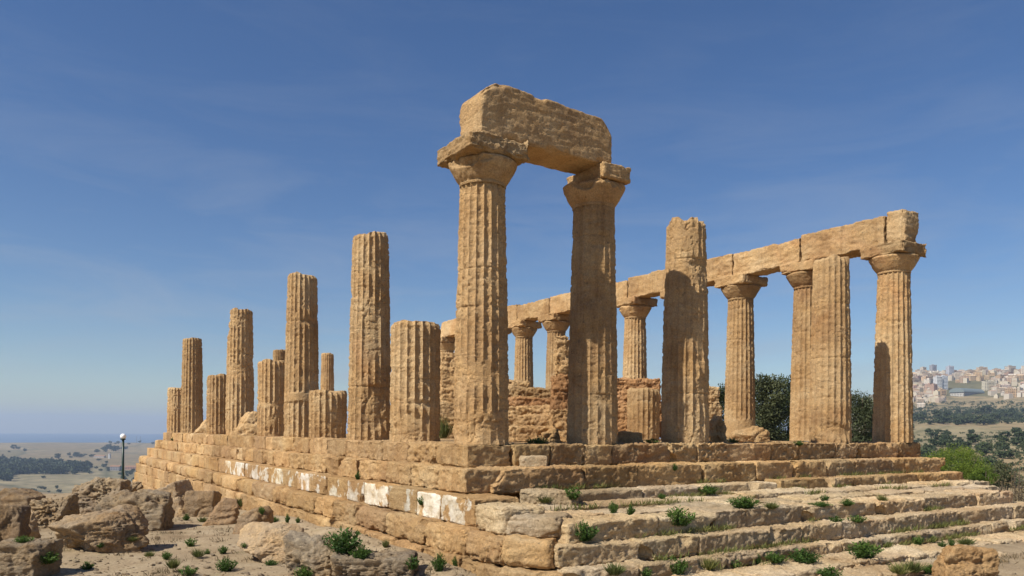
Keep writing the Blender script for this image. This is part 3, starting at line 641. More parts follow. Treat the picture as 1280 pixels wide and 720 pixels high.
rock('fallen_block', 'dark squat block between the grey slab and the ribbed drum', 'rock', 231, 266, 614, 646, 505, GF, 0.8, boxy=0.9, cuts=3, rough=0.05, tint=BR)
rock('column_drum', 'rounded drum with ribbed strata lying on end on the dirt', 'rock', 258, 293, 618, 657, 506, GF, 0.9, boxy=0.3, cuts=3, rough=0.03, pit=0.02, strata=0.05, tint=(0.86, 0.74, 0.64))
rock('fallen_block', 'dark rounded block right of the ribbed drum', 'rock', 294, 329, 631, 667, 507, GF, 0.8, boxy=0.5, cuts=6, rough=0.06, pit=0.03, tint=(0.74, 0.66, 0.58))
rock('boulder', 'big pale oval boulder lying flat in front of the long steps', 'rock', 291, 400, 652, 705, 508, GF, 0.6, boxy=0.30, cuts=6, rough=0.07, pit=0.03, tint=(1.15, 1.08, 1.0))
rock('boulder', 'grey flat topped boulder at the lower edge, right of the oval boulder', 'rock', 360, 434, 675, 724, 509, GF, 0.7, boxy=0.45, cuts=5, rough=0.06, pit=0.08)
rock('fallen_block', 'flat brown block at the lower edge below the big weed', 'rock', 415, 516, 694, 728, 510, GF, 0.6, boxy=0.9, cuts=3, rough=0.06, pit=0.08)
rock('boulder', 'reddish brown block at the left edge behind the others', 'rock', -10, 37, 608, 642, 511, GF, 0.8, boxy=0.7, cuts=4, rough=0.06, tint=BR, hit=22.5)
rock('boulder', 'pale pitted boulder between the left edge and the largest boulder', 'rock', 27, 84, 617, 652, 512, GF, 0.7, boxy=0.6, cuts=5, rough=0.10, pit=0.12, hit=20.5, tint=(1.15, 1.1, 1.02))
rock('fallen_block', 'dark upright block at the left edge above the corner block', 'rock', -12, 23, 631, 678, 513, GF, 0.8, boxy=0.85, cuts=3, rough=0.06, tint=(0.8, 0.72, 0.65), hit=16.0)
rock('boulder', 'pale wedge shaped stone tucked beside the dark upright block', 'rock', 16, 45, 639, 674, 514, GF, 0.8, boxy=0.4, cuts=6, rough=0.05, hit=17.3, tint=(1.15, 1.08, 1.0))
rock('fallen_block', 'large squared block in the lower left corner with pale flat top', 'rock', -14, 47, 676, 724, 515, GF, 0.75, boxy=0.9, cuts=2, rough=0.05, pit=0.04)
for i, (x0, x1, yt, yb) in enumerate([(137, 152, 607, 618), (150, 166, 605, 613), (164, 176, 603, 610), (96, 112, 603, 616)]):
    rock('stone', ['small rough stone on top of the rubble left of the lamp', 'small brown stone at the foot of the lamp', 'small stone right of the lamp foot', 'small stone beside the toothed rock'][i], 'rock', x0, x1, yt, yb, 530 + i, 'small stones by the lamp', 0.9, boxy=0.6, cuts=5, rough=0.05, hit=27 - i * 0.5)
rock('fallen_block', 'upright squared block at the lower right edge of the dirt', 'rock', 1186, 1248, 684, 726, 540, None, 0.75, boxy=0.95, cuts=2, rough=0.05, pit=0.04, mat=STONE, hit=13.2, tint=(0.86, 0.80, 0.74))
GP = 'loose stones on the platform'
rock('fallen_block', 'tilted dark rock in the sunny row, left of the two drum stump', 'rock', 294, 328, 512, 549, 541, GP, 0.8, boxy=0.6, cuts=6, rough=0.08, mat=STONE, hit=33.0)
rock('boulder', 'rounded rock lump by the foot of the farthest tall column', 'rock', 243, 268, 520, 543, 542, GP, 0.8, boxy=0.3, cuts=5, rough=0.07, mat=STONE, hit=40.5)
rock('boulder', 'pitted rock at the right foot of the third front column', 'rock', 887, 913, 519, 553, 543, GP, 0.8, boxy=0.5, cuts=6, rough=0.06, pit=0.08, mat=STONE, hit=21.8)
rock('boulder', 'low broken rock before the sunlit column with broad capital', 'rock', 918, 966, 531, 553, 544, GP, 0.6, boxy=0.5, cuts=7, rough=0.06, mat=STONE, hit=23.6)
rock('stone', 'low flat stone between the second and third front columns', 'rock', 773, 802, 542, 555, 545, GP, 0.7, boxy=0.8, cuts=3, rough=0.03, mat=STONE, hit=19.5)
rock('boulder', 'rounded bedrock stub at the foot of the second front column, left side', 'rock', 672, 704, 530, 556, 546, GP, 0.8, boxy=0.3, cuts=5, rough=0.06, mat=STONE, hit=18.6)
rock('fallen_slab', 'small pale slab lying on the second front step near the corner', 'rock', 649, 684, 570, 583, 547, GP, 0.8, box=0.03, mat=PALE, sink=0.02, rough=0.02, pit=0.02, chip=0.05)
rock('fallen_slab', 'pale slab with stepped edge lying below the second front step', 'rock', 667, 706, 599, 620, 548, GP, 0.8, box=0.03, mat=PALE, sink=0.02, rough=0.02, pit=0.02, chip=0.05)
rock('fallen_slab', 'longer pale slab under the stepped slab on the worn tread', 'rock', 650, 724, 613, 630, 549, GP, 0.6, box=0.05, mat=PALE, sink=0.03, rough=0.03, pit=0.03, chip=0.08)

# gravel: small loose stones strewn over the dirt, one mass
rs = np.random.RandomState(3); GV = []; GFc = []; gb = 0; iv, ifc = ICO[2]
for i in range(2600):
    if i < 1700: px, py = rs.uniform(-30, 620), rs.uniform(640, 735)
    elif i < 2000: px, py = rs.uniform(-20, 300), rs.uniform(612, 660)
    else: px, py = rs.uniform(640, 1300), rs.uniform(690, 735)
    d_ = dep_for(px, py, 6, 60)
    if not d_: continue
    q = at_depth(px, py, d_); sz = 0.016 + 0.05 * rs.rand() ** 3.5
    P = iv * (1 + 0.25 * rs.normal(0, 1, (len(iv), 1))) * sz * np.array([1, rs.uniform(.6, 1.2), 0.6]); a_ = rs.rand() * 6.28
    P = np.stack([P[:, 0] * math.cos(a_) - P[:, 1] * math.sin(a_), P[:, 0] * math.sin(a_) + P[:, 1] * math.cos(a_), P[:, 2]], -1)
    GV.append(P + np.array([q[0], q[1], float(land(q[0], q[1]))])); GFc.append(ifc + gb); gb += len(iv)
tag(obj('gravel', mesh_np('gravel', np.vstack(GV), np.vstack(GFc), WEATH)), 'loose gravel strewn over the bare dirt', 'gravel', None, 'stuff')

# dry grass: thin blades in drifts over the dirt, one mass
GC = []; GDn = []
for i in range(700):
    if i < 480: px, py = rs.uniform(-30, 600), rs.uniform(625, 735)
    else: px, py = rs.uniform(700, 1300), rs.uniform(690, 735)
    d_ = dep_for(px, py, 6, 60)
    if not d_: continue
    q = at_depth(px, py, d_)
    if fbm(np.array([[q[0], q[1], 0.0]]) * 0.6, 3, 77)[0] < -0.05: continue
    for b_ in range(14):
        o_ = rs.normal(0, 0.09, 2); GC.append((q[0] + o_[0], q[1] + o_[1], float(land(q[0], q[1])) - 0.01)); GDn.append((rs.normal(0, 0.5), rs.normal(0, 0.5), 1.0))
tag(obj('dry_grass', leaves_mesh('dry_grass', np.array(GC), np.array(GDn), 0.11, DRYTWIG, 4, aspect=0.10)), 'thin dry grass in drifts over the dirt', 'grass', None, 'stuff')

# straw in the joints of the front steps, one mass
GC = []; GDn = []
for y_, z_, xa, xb in ((-1.42, -0.92, 0, 16), (-2.0, -1.16, 1, 16), (-2.8, -1.18, 0, 15), (-4.46, -1.53, -0.5, 13), (-4.93, -1.85, 0.5, 14), (-5.26, -2.06, 1, 16)):
    for i in range(120):
        x_ = rs.uniform(xa, xb)
        if fbm(np.array([[x_ * 0.9, y_ * 5, 3.0]]), 3, 5)[0] < 0.12: continue
        for b_ in range(12): GC.append((x_ + rs.normal(0, 0.10), y_ + rs.normal(0, 0.03) - 0.02, z_ - 0.02)); GDn.append((rs.normal(0, 0.45), rs.normal(-0.2, 0.4), 1.0))
tag(obj('joint_grass', leaves_mesh('joint_grass', np.array(GC), np.array(GDn), 0.14, GRASSY, 14, aspect=0.10)), 'straw and fine grass in the joints of the front steps', 'grass', None, 'stuff')

# ------------------------------------------------------------------ lamp post
b = at_depth(153.5, 607, 48.0); zt = at_depth(153.5, 549, 48.0)[2]; b[2] = float(land(b[0], b[1])); H = zt - b[2]
lp = empty('lamp_post', b, 'thin dark green lamp post with a white globe at the left beyond the boulders', 'lamp post')
GREEN = simple('dark_green_paint', (0.012, 0.03, 0.02), 0.4, 0.4)
t = NT('white_globe'); t.color((0.85, 0.85, 0.83)); t.b.inputs['Roughness'].default_value = 0.25; t.b.inputs['Specular IOR Level'].default_value = 0.5; GLOBE = t.m
m = MB(); m.lathe([(0.14, 0), (0.14, 0.25), (0.09, 0.3), (0.085, 0.9), (0.075, 1.0), (0.07, H - 0.05)], 20); obj('pole', m.mesh('pole', GREEN, True), lp)
m = MB(); m.lathe([(0.07, 0), (0.14, 0.03), (0.16, 0.08), (0.12, 0.10)], 24); obj('collar', m.mesh('collar', GREEN, True), lp, (0, 0, H - 0.06))
m = MB(); m.lathe([(0.175 * math.sin(a), 0.175 - 0.175 * math.cos(a)) for a in np.linspace(0.35, math.pi - 0.05, 14)], 28); obj('globe', m.mesh('globe', GLOBE, True), lp, (0, 0, H))

# ------------------------------------------------------------------ plants
def tuft_mesh(seed, stems=60, per=12, spread=0.5, leaf=0.15):
    rs = np.random.RandomState(seed); C = []; D = []
    for s in range(stems):
        a = rs.rand() * 2 * np.pi; k = rs.rand() ** 0.6; tip = np.array([math.cos(a) * spread * k, math.sin(a) * spread * k, (1.0 - 0.45 * k) * rs.uniform(0.6, 1.05)])
        root = np.array([tip[0] * 0.35, tip[1] * 0.35, 0])
        for q in range(per):
            f = (q + rs.rand()) / per; p = root + (tip - root) * np.array([f, f, f ** 0.85]); C.append(p)
            d = (tip - root) * 0.6 + rs.normal(0, 0.45, 3); d[2] = abs(d[2]) * 0.8 + 0.1; D.append(d)
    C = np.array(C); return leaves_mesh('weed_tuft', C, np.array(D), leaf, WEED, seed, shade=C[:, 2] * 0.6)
def grass_mesh(seed, n=260):
    rs = np.random.RandomState(seed); a = rs.rand(n) * 6.28; k = rs.rand(n) ** 0.7; C = np.stack([np.cos(a) * k * 0.28, np.sin(a) * k * 0.28, 0 * a], -1)
    D = np.stack([np.cos(a) * k * 0.55, np.sin(a) * k * 0.55, 0.9 - 0.3 * k], -1) + rs.normal(0, 0.12, (n, 3)); return leaves_mesh('weed_tuft', C, D, rs.uniform(0.5, 0.95, n), GRASSY, seed, aspect=0.06)
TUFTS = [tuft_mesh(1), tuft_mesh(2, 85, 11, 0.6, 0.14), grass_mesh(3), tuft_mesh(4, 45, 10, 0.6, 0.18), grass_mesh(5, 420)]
rp = random.Random(9)
def weed(x0, x1, yt, yb, label, group, hit=None, kind=None):
    px = (x0 + x1) / 2; b = surface(px, yb - 0.5) if hit is None else at_depth(px, yb, hit); dep = depth_of(b)
    w = (x1 - x0) * dep / FPX; h = max(0.06, (yb - yt) * dep / FPX * 0.95)
    tm = TUFTS[rp.randrange(5)] if kind is None else TUFTS[kind]
    o = obj('weed_tuft', tm, None, (b[0], b[1], b[2] - 0.02), rp.uniform(0, 6.28)); s = w / 1.15
    o.scale = (s, s, h / 1.0); return tag(o, label, 'plant', group)
GS = 'weeds growing in the front steps'; GD = 'weeds on the bare dirt'; GL = 'weeds along the long side'
BIGW = [((711, 748, 646, 676), 'large dark green weed on the worn tread right of the corner stone', GS), ((829, 869, 628, 657), 'broad green weed over the edge of the worn tread, below the third column', GS),
        ((760, 774, 622, 642), 'rounded weed on the worn tread, left one of a close pair', GS), ((781, 795, 627, 644), 'smaller weed at the right of the close pair on the worn tread', GS),
        ((704, 727, 603, 624), 'weed at the right end of the stepped pale slab', GS), ((870, 901, 603, 617), 'flat weed under the front step, below the pitted rock', GS),
        ((907, 950, 616, 635), 'long low weed patch on the worn tread, right of the broad weed', GS), ((956, 972, 625, 636), 'small weed right beside the long low patch', GS),
        ((1059, 1083, 641, 653), 'weed at the foot of the worn tread, right of a smaller one', GS), ((1036, 1054, 642, 653), 'small weed at the foot of the worn tread, left of a larger one', GS),
        ((1059, 1101, 671, 697), 'big bushy weed on the lowest front step toward the right', GS), ((830, 862, 689, 718), 'tall bushy weed at the lower edge, below the broad weed', GS),
        ((984, 1028, 682, 704), 'wide bushy weed on the lowest front step, left of the big bushy one', GS), ((956, 983, 686, 703), 'weed touching the left side of the wide bushy weed', GS),
        ((875, 896, 693, 712), 'compact weed right of the tall bushy weed', GS), ((909, 927, 695, 709), 'low weed midway between the compact weed and the wide weed', GS), ((941, 953, 689, 705), 'thin upright weed left of the wide weed group', GS),
        ((1139, 1155, 666, 681), 'thin pale weed under the right steps, left of a loose row of small weeds', GS),
        ((656, 686, 542, 557), 'fresh green plant on the platform between corner and second columns', GS), ((806, 824, 545, 555), 'green plant on the platform left of the third front column', GS),
        ((1096, 1109, 616, 626), 'lone small weed near the right end of the worn tread', GS), ((1024, 1037, 616, 626), 'small weed high on the worn tread, uphill of a spread group', GS), ((1048, 1069, 621, 632), 'weed of the spread group on the worn tread, its right member', GS), ((1010, 1040, 625, 633), 'flat weed of the spread group on the worn tread, its left member', GS),
        ((404, 454, 653, 691), 'largest weed bush against the long foundation, behind the flat brown block', GL), ((436, 466, 678, 698), 'small bush at the right foot of the largest weed bush', GL),
        ((506, 525, 690, 711), 'weed at the foundation right of the flat brown block', GL), ((539, 559, 686, 714), 'tall dry green weed at the foundation near the corner', GL),
        ((521, 534, 617, 631), 'weed sprouting from the white plastered step', GL), ((443, 452, 587, 600), 'small weed sprouting between the upper long steps', GL), ((213, 219, 546, 551), 'dark tuft at the far end of the top step', GL),
        ((291, 311, 619, 633), 'grass tuft behind the ribbed drum at the foundation', GL), ((323, 331, 630, 643), 'slim tuft at the foundation above the oval boulder', GL),
        ((44, 74, 686, 704), 'weed at the left foot of the largest boulder', GD), ((18, 41, 667, 678), 'low weed under the pale wedge shaped stone', GD), ((99, 118, 699, 712), 'weed on the dirt below the largest boulder', GD),
        ((269, 296, 693, 714), 'widest weed on the dirt, left of the oval boulder', GD), ((366, 395, 703, 722), 'weed at the front of the grey flat topped boulder', GD), ((330, 348, 697, 707), 'weed at the foot of the oval boulder', GD), ((223, 246, 703, 720), 'bushy weed at the lower edge of the dirt, left of the widest weed', GD)]
for bx, lb, g in BIGW: weed(*bx, lb, g, hit={'fresh': 17.3, 'green': 19.0}.get(lb.split()[0]) if 'platform' in lb else None, kind=1 if bx[1] - bx[0] > 25 else None)
for bx in [(838, 848, 577, 588), (822, 833, 614, 624), (672, 690, 616, 628), (991, 1006, 549, 557), (756, 779, 700, 718), (797, 816, 706, 721)]: weed(*bx, 'small green weed in a joint of the front steps', GS + ', small')
for bx in [(1097, 1113, 673, 684), (1158, 1173, 668, 678), (1172, 1183, 673, 684), (1185, 1194, 670, 682), (1199, 1216, 670, 681), (1112, 1135, 700, 717), (1130, 1152, 697, 715), (1150, 1173, 703, 716), (1019, 1057, 705, 722)]: weed(*bx, 'small weed on the lowest worn slabs at the right', GS + ', right')
for bx in [(181, 192, 687, 696), (202, 215, 686, 699), (209, 223, 695, 710), (231, 246, 669, 683), (240, 255, 683, 696), (254, 264, 684, 693), (272, 285, 679, 692), (227, 238, 640, 651), (248, 260, 644, 653), (120, 132, 676, 684), (160, 172, 668, 676), (300, 310, 676, 684)]: weed(*bx, 'small weed tuft on the open dirt among the fallen stones', GD + ', small')
for bx in [(338, 349, 644, 653), (355, 363, 639, 653), (369, 376, 644, 654), (565, 573, 690, 708), (478, 486, 672, 684)]: weed(*bx, 'thin grass tuft at the foot of the long foundation', GL + ', small')
for bx, ht, lb in [((546, 563, 514, 548), 27.0, 'dark shrub behind the gap left of the corner column'), ((909, 923, 544, 554), 22.5, 'weed left of the low broken rock on the platform'), ((935, 956, 541, 552), 24.0, 'weed behind the low broken rock on the platform')]: weed(*bx, lb, 'weeds on the platform', hit=ht)

# ------------------------------------------------------------------ trees
def crown_points(seed, n, rad, clumps, hollow=0.55):
    rs = np.random.RandomState(seed); C = []; S_ = []; per = n // clumps
    for k in range(clumps):
        d = rs.normal(0, 1, 3); d /= np.linalg.norm(d); d[2] = d[2] * 0.8 + 0.15; c = d * rs.uniform(0.45, 1.0) ** hollow * np.array(rad) * 0.78
        cr_ = rs.uniform(0.20, 0.36) * np.array(rad).mean(); tone = rs.rand()
        p = rs.normal(0, 1, (per, 3)); p /= np.linalg.norm(p, axis=1, keepdims=True); p *= (rs.rand(per, 1) ** 0.4) * cr_ * np.array([1.15, 1.15, 0.8])
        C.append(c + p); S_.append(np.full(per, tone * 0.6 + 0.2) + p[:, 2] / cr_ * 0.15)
    return np.vstack(C), np.concatenate(S_)
def tree(name, label, cat, px, py_top, py_bot, wpx, dep, seed, mat, n=5000, clumps=34, leaf=0.16, group=None, trunk=0.35, base=None):
    top = at_depth(px, py_top, dep); x, y = top[0], top[1]; g = float(land(x, y)) if base is None else base
    w = wpx * dep / FPX / 2; zb = max(at_depth(px, py_bot, dep)[2], g + 0.1); ch = (top[2] - zb) / 2; cz = zb + ch - g
    root = empty(name, (x, y, g), label, cat, group)
    C, S_ = crown_points(seed, n, (w, w, ch), clumps); rs = np.random.RandomState(seed + 1)
    D = C / np.array([w, w, ch]) + rs.normal(0, 0.8, C.shape)
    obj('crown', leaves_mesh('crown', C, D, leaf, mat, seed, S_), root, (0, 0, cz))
    m = MB(); rr_ = 0.05 + 0.035 * w
    m.tube([(0, 0, -0.3), (0.1 * w, 0.05, cz * 0.4), (-0.05 * w, 0.1 * w, cz * 0.9)], [rr_ * 1.4, rr_, rr_ * 0.6])
    r2 = random.Random(seed)
    for k in range(7):
        a = r2.uniform(0, 6.28); e = Vector((math.cos(a) * w * 0.7, math.sin(a) * w * 0.7, cz + r2.uniform(-.4, .7) * ch)); s0 = Vector((0.05 * w, 0.05, cz * r2.uniform(0.4, 0.8)))
        m.tube([tuple(s0), tuple(s0.lerp(e, 0.5) + Vector((0, 0, 0.2))), tuple(e)], [rr_ * 0.5, rr_ * 0.35, 0.02], 5)
    obj('trunk', m.mesh('trunk', BARK, True), root); return root
GT = 'trees behind the temple'
tree('olive_tree', 'tall dark tree behind the temple, nearest the sunlit column with broad capital', 'tree', 960, 441, 600, 40, 40, 701, OLIVE, 11000, 60, 0.15, GT)
tree('olive_tree', 'dark tree behind the temple, left beside the half hidden capital topped column', 'tree', 984, 456, 600, 46, 44, 702, DARKLEAF, 11000, 60, 0.15, GT)
tree('olive_tree', 'dark treetop peeking between the third front column and the sunlit column', 'tree', 902, 458, 590, 40, 46, 703, DARKLEAF, 5000, 34, 0.18, GT)
tree('olive_tree', 'light green tree seen in the gap left of the shadowed end column', 'tree', 1077, 474, 600, 44, 42, 704, OLIVE, 10000, 56, 0.14, GT)
tree('round_tree', 'bright yellow green round tree behind the right end of the steps', 'tree', 1194, 552, 626, 82, 62, 705, BRIGHT, 30000, 90, 0.10)
tree('round_tree', 'small bright green bush at the right foot of the bright round tree', 'tree', 1228, 581, 614, 34, 58, 706, BRIGHT, 8000, 30, 0.10)
tree('olive_tree', 'grey green bush between the bright tree and the dry brown shrub', 'tree', 1245, 572, 622, 46, 66, 707, OLIVE, 6000, 36, 0.16)
def dry_shrub(label, px, yt, yb, wpx, dep, seed):
    top = at_depth(px, yt, dep); g = float(land(top[0], top[1])); H = max(1.2, top[2] - g); w = wpx * dep / FPX / 2
    rs = np.random.RandomState(seed); C = []; D = []; m = MB()
    for s in range(46):
        a = rs.rand() * 6.28; k = rs.rand() ** 0.6; tip = np.array([math.cos(a) * w * k, math.sin(a) * w * k, H * (1 - 0.4 * k * k) * rs.uniform(0.65, 1.0)]); rt_ = tip * np.array([0.2, 0.2, 0])
        mid = (tip + rt_) / 2 + np.array([0, 0, 0.15 * H]); m.tube([tuple(rt_), tuple(mid), tuple(tip)], [0.03, 0.018, 0.006], 4)
        for q in range(60):
            f = 0.25 + 0.75 * rs.rand(); p = rt_ + (tip - rt_) * f + rs.normal(0, 0.16, 3); C.append(p); D.append(rs.normal(0, 1, 3) + np.array([0, 0, 0.7]))
    root = empty('dry_shrub', (top[0], top[1], g), label, 'shrub', 'dry shrubs at the right'); C = np.array(C)
    obj('twigs', leaves_mesh('twigs', C, np.array(D), 0.20, DRYTWIG, seed, aspect=0.16), root); obj('stem', m.mesh('stem', BARK, True), root)
dry_shrub('tall dry brown shrub at the right edge beyond the steps', 1272, 560, 632, 60, 40, 711)
dry_shrub('low dry brown shrub beside the right end of the worn tread', 1236, 600, 636, 50, 36, 712)
dry_shrub('dry brown shrub at the far right edge behind the lowest steps', 1300, 575, 640, 60, 44, 713)

# distant trees: small copies
def far_tree_mesh(seed, n=420, flat=0.7):
    C, S_ = crown_points(seed, n, (0.5, 0.5, 0.5 * flat), 12); C[:, 2] += 0.5 * flat + 0.06; rs = np.random.RandomState(seed)
    return leaves_mesh('far_tree', C, C - np.array([0, 0, 0.4]) + rs.normal(0, 0.4, C.shape), 0.17, FARTREE, seed, S_, aspect=0.8)
FT = [far_tree_mesh(s, 420, f) for s, f in ((801, 0.8), (802, 0.65), (803, 1.0))]
rt = random.Random(77)
def far_tree(px, dep, wm, label, group, k=None):
    q = at_depth(px, 540, dep); x, y = q[0], q[1]
    o = obj('distant_tree', FT[rt.randrange(3)] if k is None else FT[k], None, (x, y, float(land(x, y)) - 0.3), rt.uniform(0, 6.28)); s = wm * rt.uniform(0.75, 1.25); o.scale = (s, s * rt.uniform(.9, 1.2), s * rt.uniform(0.75, 1.1)); o.color = (1, 1, 1, 1)
    return tag(o, label, 'tree', group)
cnt = 0
for i in range(700):                                              # hillside below the town
    px = rt.uniform(1085, 1300); py = rt.choice((rt.uniform(516, 533), rt.uniform(516, 533), rt.uniform(540, 566), rt.uniform(540, 610)))
    d = dep_for(px, py, 150, 1750)
    if d is None or cnt >= 200: continue
    cnt += 1
    far_tree(px, d, (5.0 if d < 700 else 9.0) * rt.uniform(0.8, 1.3), 'small dark olive tree scattered on the hillside below the town', 'olive trees on the far hillside')
ZL = [(83, 118, 569, 573, 12, 12), (120, 159, 561, 566, 14, 12), (91, 112, 579, 591, 16, 9), (38, 84, 608, 619, 10, 6), (115, 150, 575, 590, 12, 8), (150, 182, 588, 606, 12, 9), (128, 200, 551, 556, 8, 10), (60, 125, 590, 594, 6, 9), (0, 40, 560, 566, 4, 10)]
for x0, x1, y0, y1, n, wm in ZL:
    for i in range(n):
        px = rt.uniform(x0, x1); d = dep_for(px, rt.uniform(y0, y1), 700, 4600)
        if d: far_tree(px, d, wm * (1.0 if d < 2500 else 1.6), 'small distant tree in the scattered rows on the hazy plain', 'scattered trees on the plain')
d = dep_for(72.5, 574, 700, 4600)
if d: far_tree(72.5, d, 16, 'single round dark tree alone in the pale field on the plain', 'scattered trees on the plain', 2)
d = dep_for(55, 598, 700, 4600)
if d: far_tree(55, d, 10, 'single flat dark bush in the nearer field on the plain', 'scattered trees on the plain', 1)
# low scrub on the hillside: one mass
Vs = []; rs = np.random.RandomState(15)
for i in range(2000):
    px = rs.uniform(1085, 1300); py = rs.choice((rs.uniform(503, 530), rs.uniform(512, 530), rs.uniform(541, 575), rs.uniform(560, 615))); d = dep_for(px, py, 180, 1750)
    if not d: continue
    q = at_depth(px, 540, d); sc_ = rs.uniform(0.8, 2.2) * (1 if d < 700 else 2.6); C, S_ = crown_points(i, 60, (sc_, sc_, sc_ * 0.6), 4); C += np.array([q[0], q[1], float(land(q[0], q[1])) + sc_ * 0.4]); Vs.append((C, rs.normal(0, 1, C.shape), S_, np.full(len(C), sc_ * 0.32)))
C = np.vstack([v[0] for v in Vs]); D = np.vstack([v[1] for v in Vs]); S_ = np.concatenate([v[2] for v in Vs]); SZ = np.concatenate([v[3] for v in Vs])
tag(obj('scrub', leaves_mesh('scrub', C, D, SZ, FARTREE, 8, S_, aspect=0.8)), 'low dark scrub covering the hillside below the town', 'scrub', None, 'stuff')
# the wood on the plain: one mass
Vs = []; Fs = []; Sh = []; rs = np.random.RandomState(5); base = 0
for i in range(520):
    u = rs.rand()
    if u < 0.82: px = rs.uniform(-25, 78); py = rs.uniform(577 + max(0, px) * 0.05, 593)
    elif u < 0.93: px = rs.uniform(-20, 15); py = rs.uniform(586, 602)
    else: px = rs.uniform(85, 112); py = rs.uniform(583, 591)
    d = dep_for(px, py, 700, 4600)
    if not d: continue
    q = at_depth(px, 540, d); z = float(land(q[0], q[1])); s = rs.uniform(13, 21)
    C, S_ = crown_points(i, 140, (s / 2, s / 2, s * 0.42), 7); C += np.array([q[0], q[1], z + s * 0.38]); D = rs.normal(0, 1, C.shape); Vs.append((C, D, S_))
C = np.vstack([v[0] for v in Vs]); D = np.vstack([v[1] for v in Vs]); S_ = np.concatenate([v[2] for v in Vs])
tag(obj('wood', leaves_mesh('wood', C, D, 4.2, FARTREE, 6, S_, aspect=0.8)), 'dark dense wood across the hazy plain at the left', 'wood', None, 'stuff')

# ------------------------------------------------------------------ the town on the hill and houses on the plain
t = NT('town_wall'); tcn = t.n('ShaderNodeTexCoord'); sx = t.n('ShaderNodeSeparateXYZ'); t.l(tcn.outputs['Object'], sx.inputs[0])
g = t.n('ShaderNodeNewGeometry'); sn = t.n('ShaderNodeSeparateXYZ'); t.l(g.outputs['Normal'], sn.inputs[0])
u = t.math('FRACT', t.math('MULTIPLY', t.math('ADD', sx.outputs[0], sx.outputs[1]), 0.29)); v = t.math('FRACT', t.math('MULTIPLY', sx.outputs[2], 0.31))
w = t.math('MULTIPLY', t.math('MULTIPLY', t.math('GREATER_THAN', u, 0.5), t.math('GREATER_THAN', v, 0.42)), t.math('LESS_THAN', t.math('ABSOLUTE', sn.outputs[2]), 0.5))
oi = t.n('ShaderNodeObjectInfo'); t.color(t.mix(w, oi.outputs['Color'], (0.06, 0.055, 0.05))); TOWN = t.m
ROOFT = simple('tile_roof', (0.30, 0.17, 0.10), 0.9, 0.1); GREYR = simple('grey_metal_roof', (0.17, 0.20, 0.19), 0.5, 0.4); NAVY = simple('painted_opening_shade', (0.015, 0.02, 0.045), 0.3, 0.5)  # the navy is painted shade for the hall's open arched end
def house_mesh(w, d, h, pitched, seed):
    r = random.Random(seed); m = MB(); m.box(-w / 2, w / 2, -d / 2, d / 2, -6, h)
    if pitched:
        b = len(m.v); e = 0.5; m.v += [(-w / 2 - e, -d / 2 - e, h), (w / 2 + e, -d / 2 - e, h), (w / 2 + e, d / 2 + e, h), (-w / 2 - e, d / 2 + e, h), (-w / 2 - e, 0, h + d * 0.22), (w / 2 + e, 0, h + d * 0.22)]
        m.f += [(b, b + 1, b + 5, b + 4), (b + 2, b + 3, b + 4, b + 5), (b, b + 4, b + 3), (b + 1, b + 2, b + 5)]
    else:
        m.box(-w / 2 - .3, w / 2 + .3, -d / 2 - .3, -d / 2 + .3, h - .4, h + 0.9); m.box(-w / 2 - .3, w / 2 + .3, d / 2 - .3, d / 2 + .3, h - .4, h + 0.9); m.box(-w / 4, w / 8, -d / 5, d / 5, h, h + 2.8)
        for k in range(int(h // 3.2)): m.box(-w * 0.3, w * 0.3, -d / 2 - 1.1, -d / 2 + .02, 2.9 + 3.2 * k, 3.5 + 3.2 * k)
    return m.mesh('town_house', TOWN)
HM = [house_mesh(12, 11, 9, True, 1), house_mesh(14, 12, 12, False, 2), house_mesh(20, 13, 16, False, 3), house_mesh(11, 10, 8, False, 4), house_mesh(18, 12, 10, True, 5)]
AP = [house_mesh(17, 15, 26, False, 6), house_mesh(24, 14, 20, False, 7), house_mesh(14, 13, 30, False, 8)]
rh = random.Random(12); PALETTE = [(0.56, 0.43, 0.30), (0.60, 0.47, 0.31), (0.50, 0.42, 0.33), (0.56, 0.48, 0.38), (0.46, 0.36, 0.28), (0.60, 0.56, 0.50), (0.52, 0.40, 0.26), (0.42, 0.30, 0.24), (0.62, 0.60, 0.56), (0.38, 0.33, 0.30), (0.58, 0.46, 0.30)]
placed = []
def put(me, px, dep, name, label, cat, group, colr, rz=None, sc=1.0):
    q = at_depth(px, 500, dep); o = obj(name, me, None, (q[0], q[1], float(land(q[0], q[1]))), rh.uniform(-0.5, 0.5) - YAW if rz is None else rz, colr); o.scale = (sc,) * 3
    return tag(o, label, cat, group)
tries = 0
while len(placed) < 296 and tries < 12000:
    tries += 1; px = rh.uniform(1122, 1300); dep = 1480 + 1000 * rh.random() ** 0.8
    if 1180 < px < 1240 and dep < 1860 or dep < 1480 + 200 * abs(math.sin(px * 0.09)): continue
    q = at_depth(px, 500, dep)
    if any((q[0] - a) ** 2 + (q[1] - b_) ** 2 < 13 ** 2 for a, b_ in placed): continue
    placed.append((q[0], q[1])); big = rh.random() < 0.07
    c = rh.choice(PALETTE); f = rh.uniform(0.85, 1.1); c = tuple(min(0.72, v * f * k_) for v, k_ in zip(c, (1.06, 0.96, 0.84)))
    put(rh.choice(AP if big else HM), px, dep, 'apartment_block' if big else 'town_house', 'tall pale apartment block rising among the houses of the hill town' if big else 'small pale house packed among others in the hill town', 'apartment block' if big else 'house', 'apartment blocks of the hill town' if big else 'houses of the hill town', c, sc=rh.uniform(0.65, 1.05))
WH = (0.70, 0.69, 0.66)
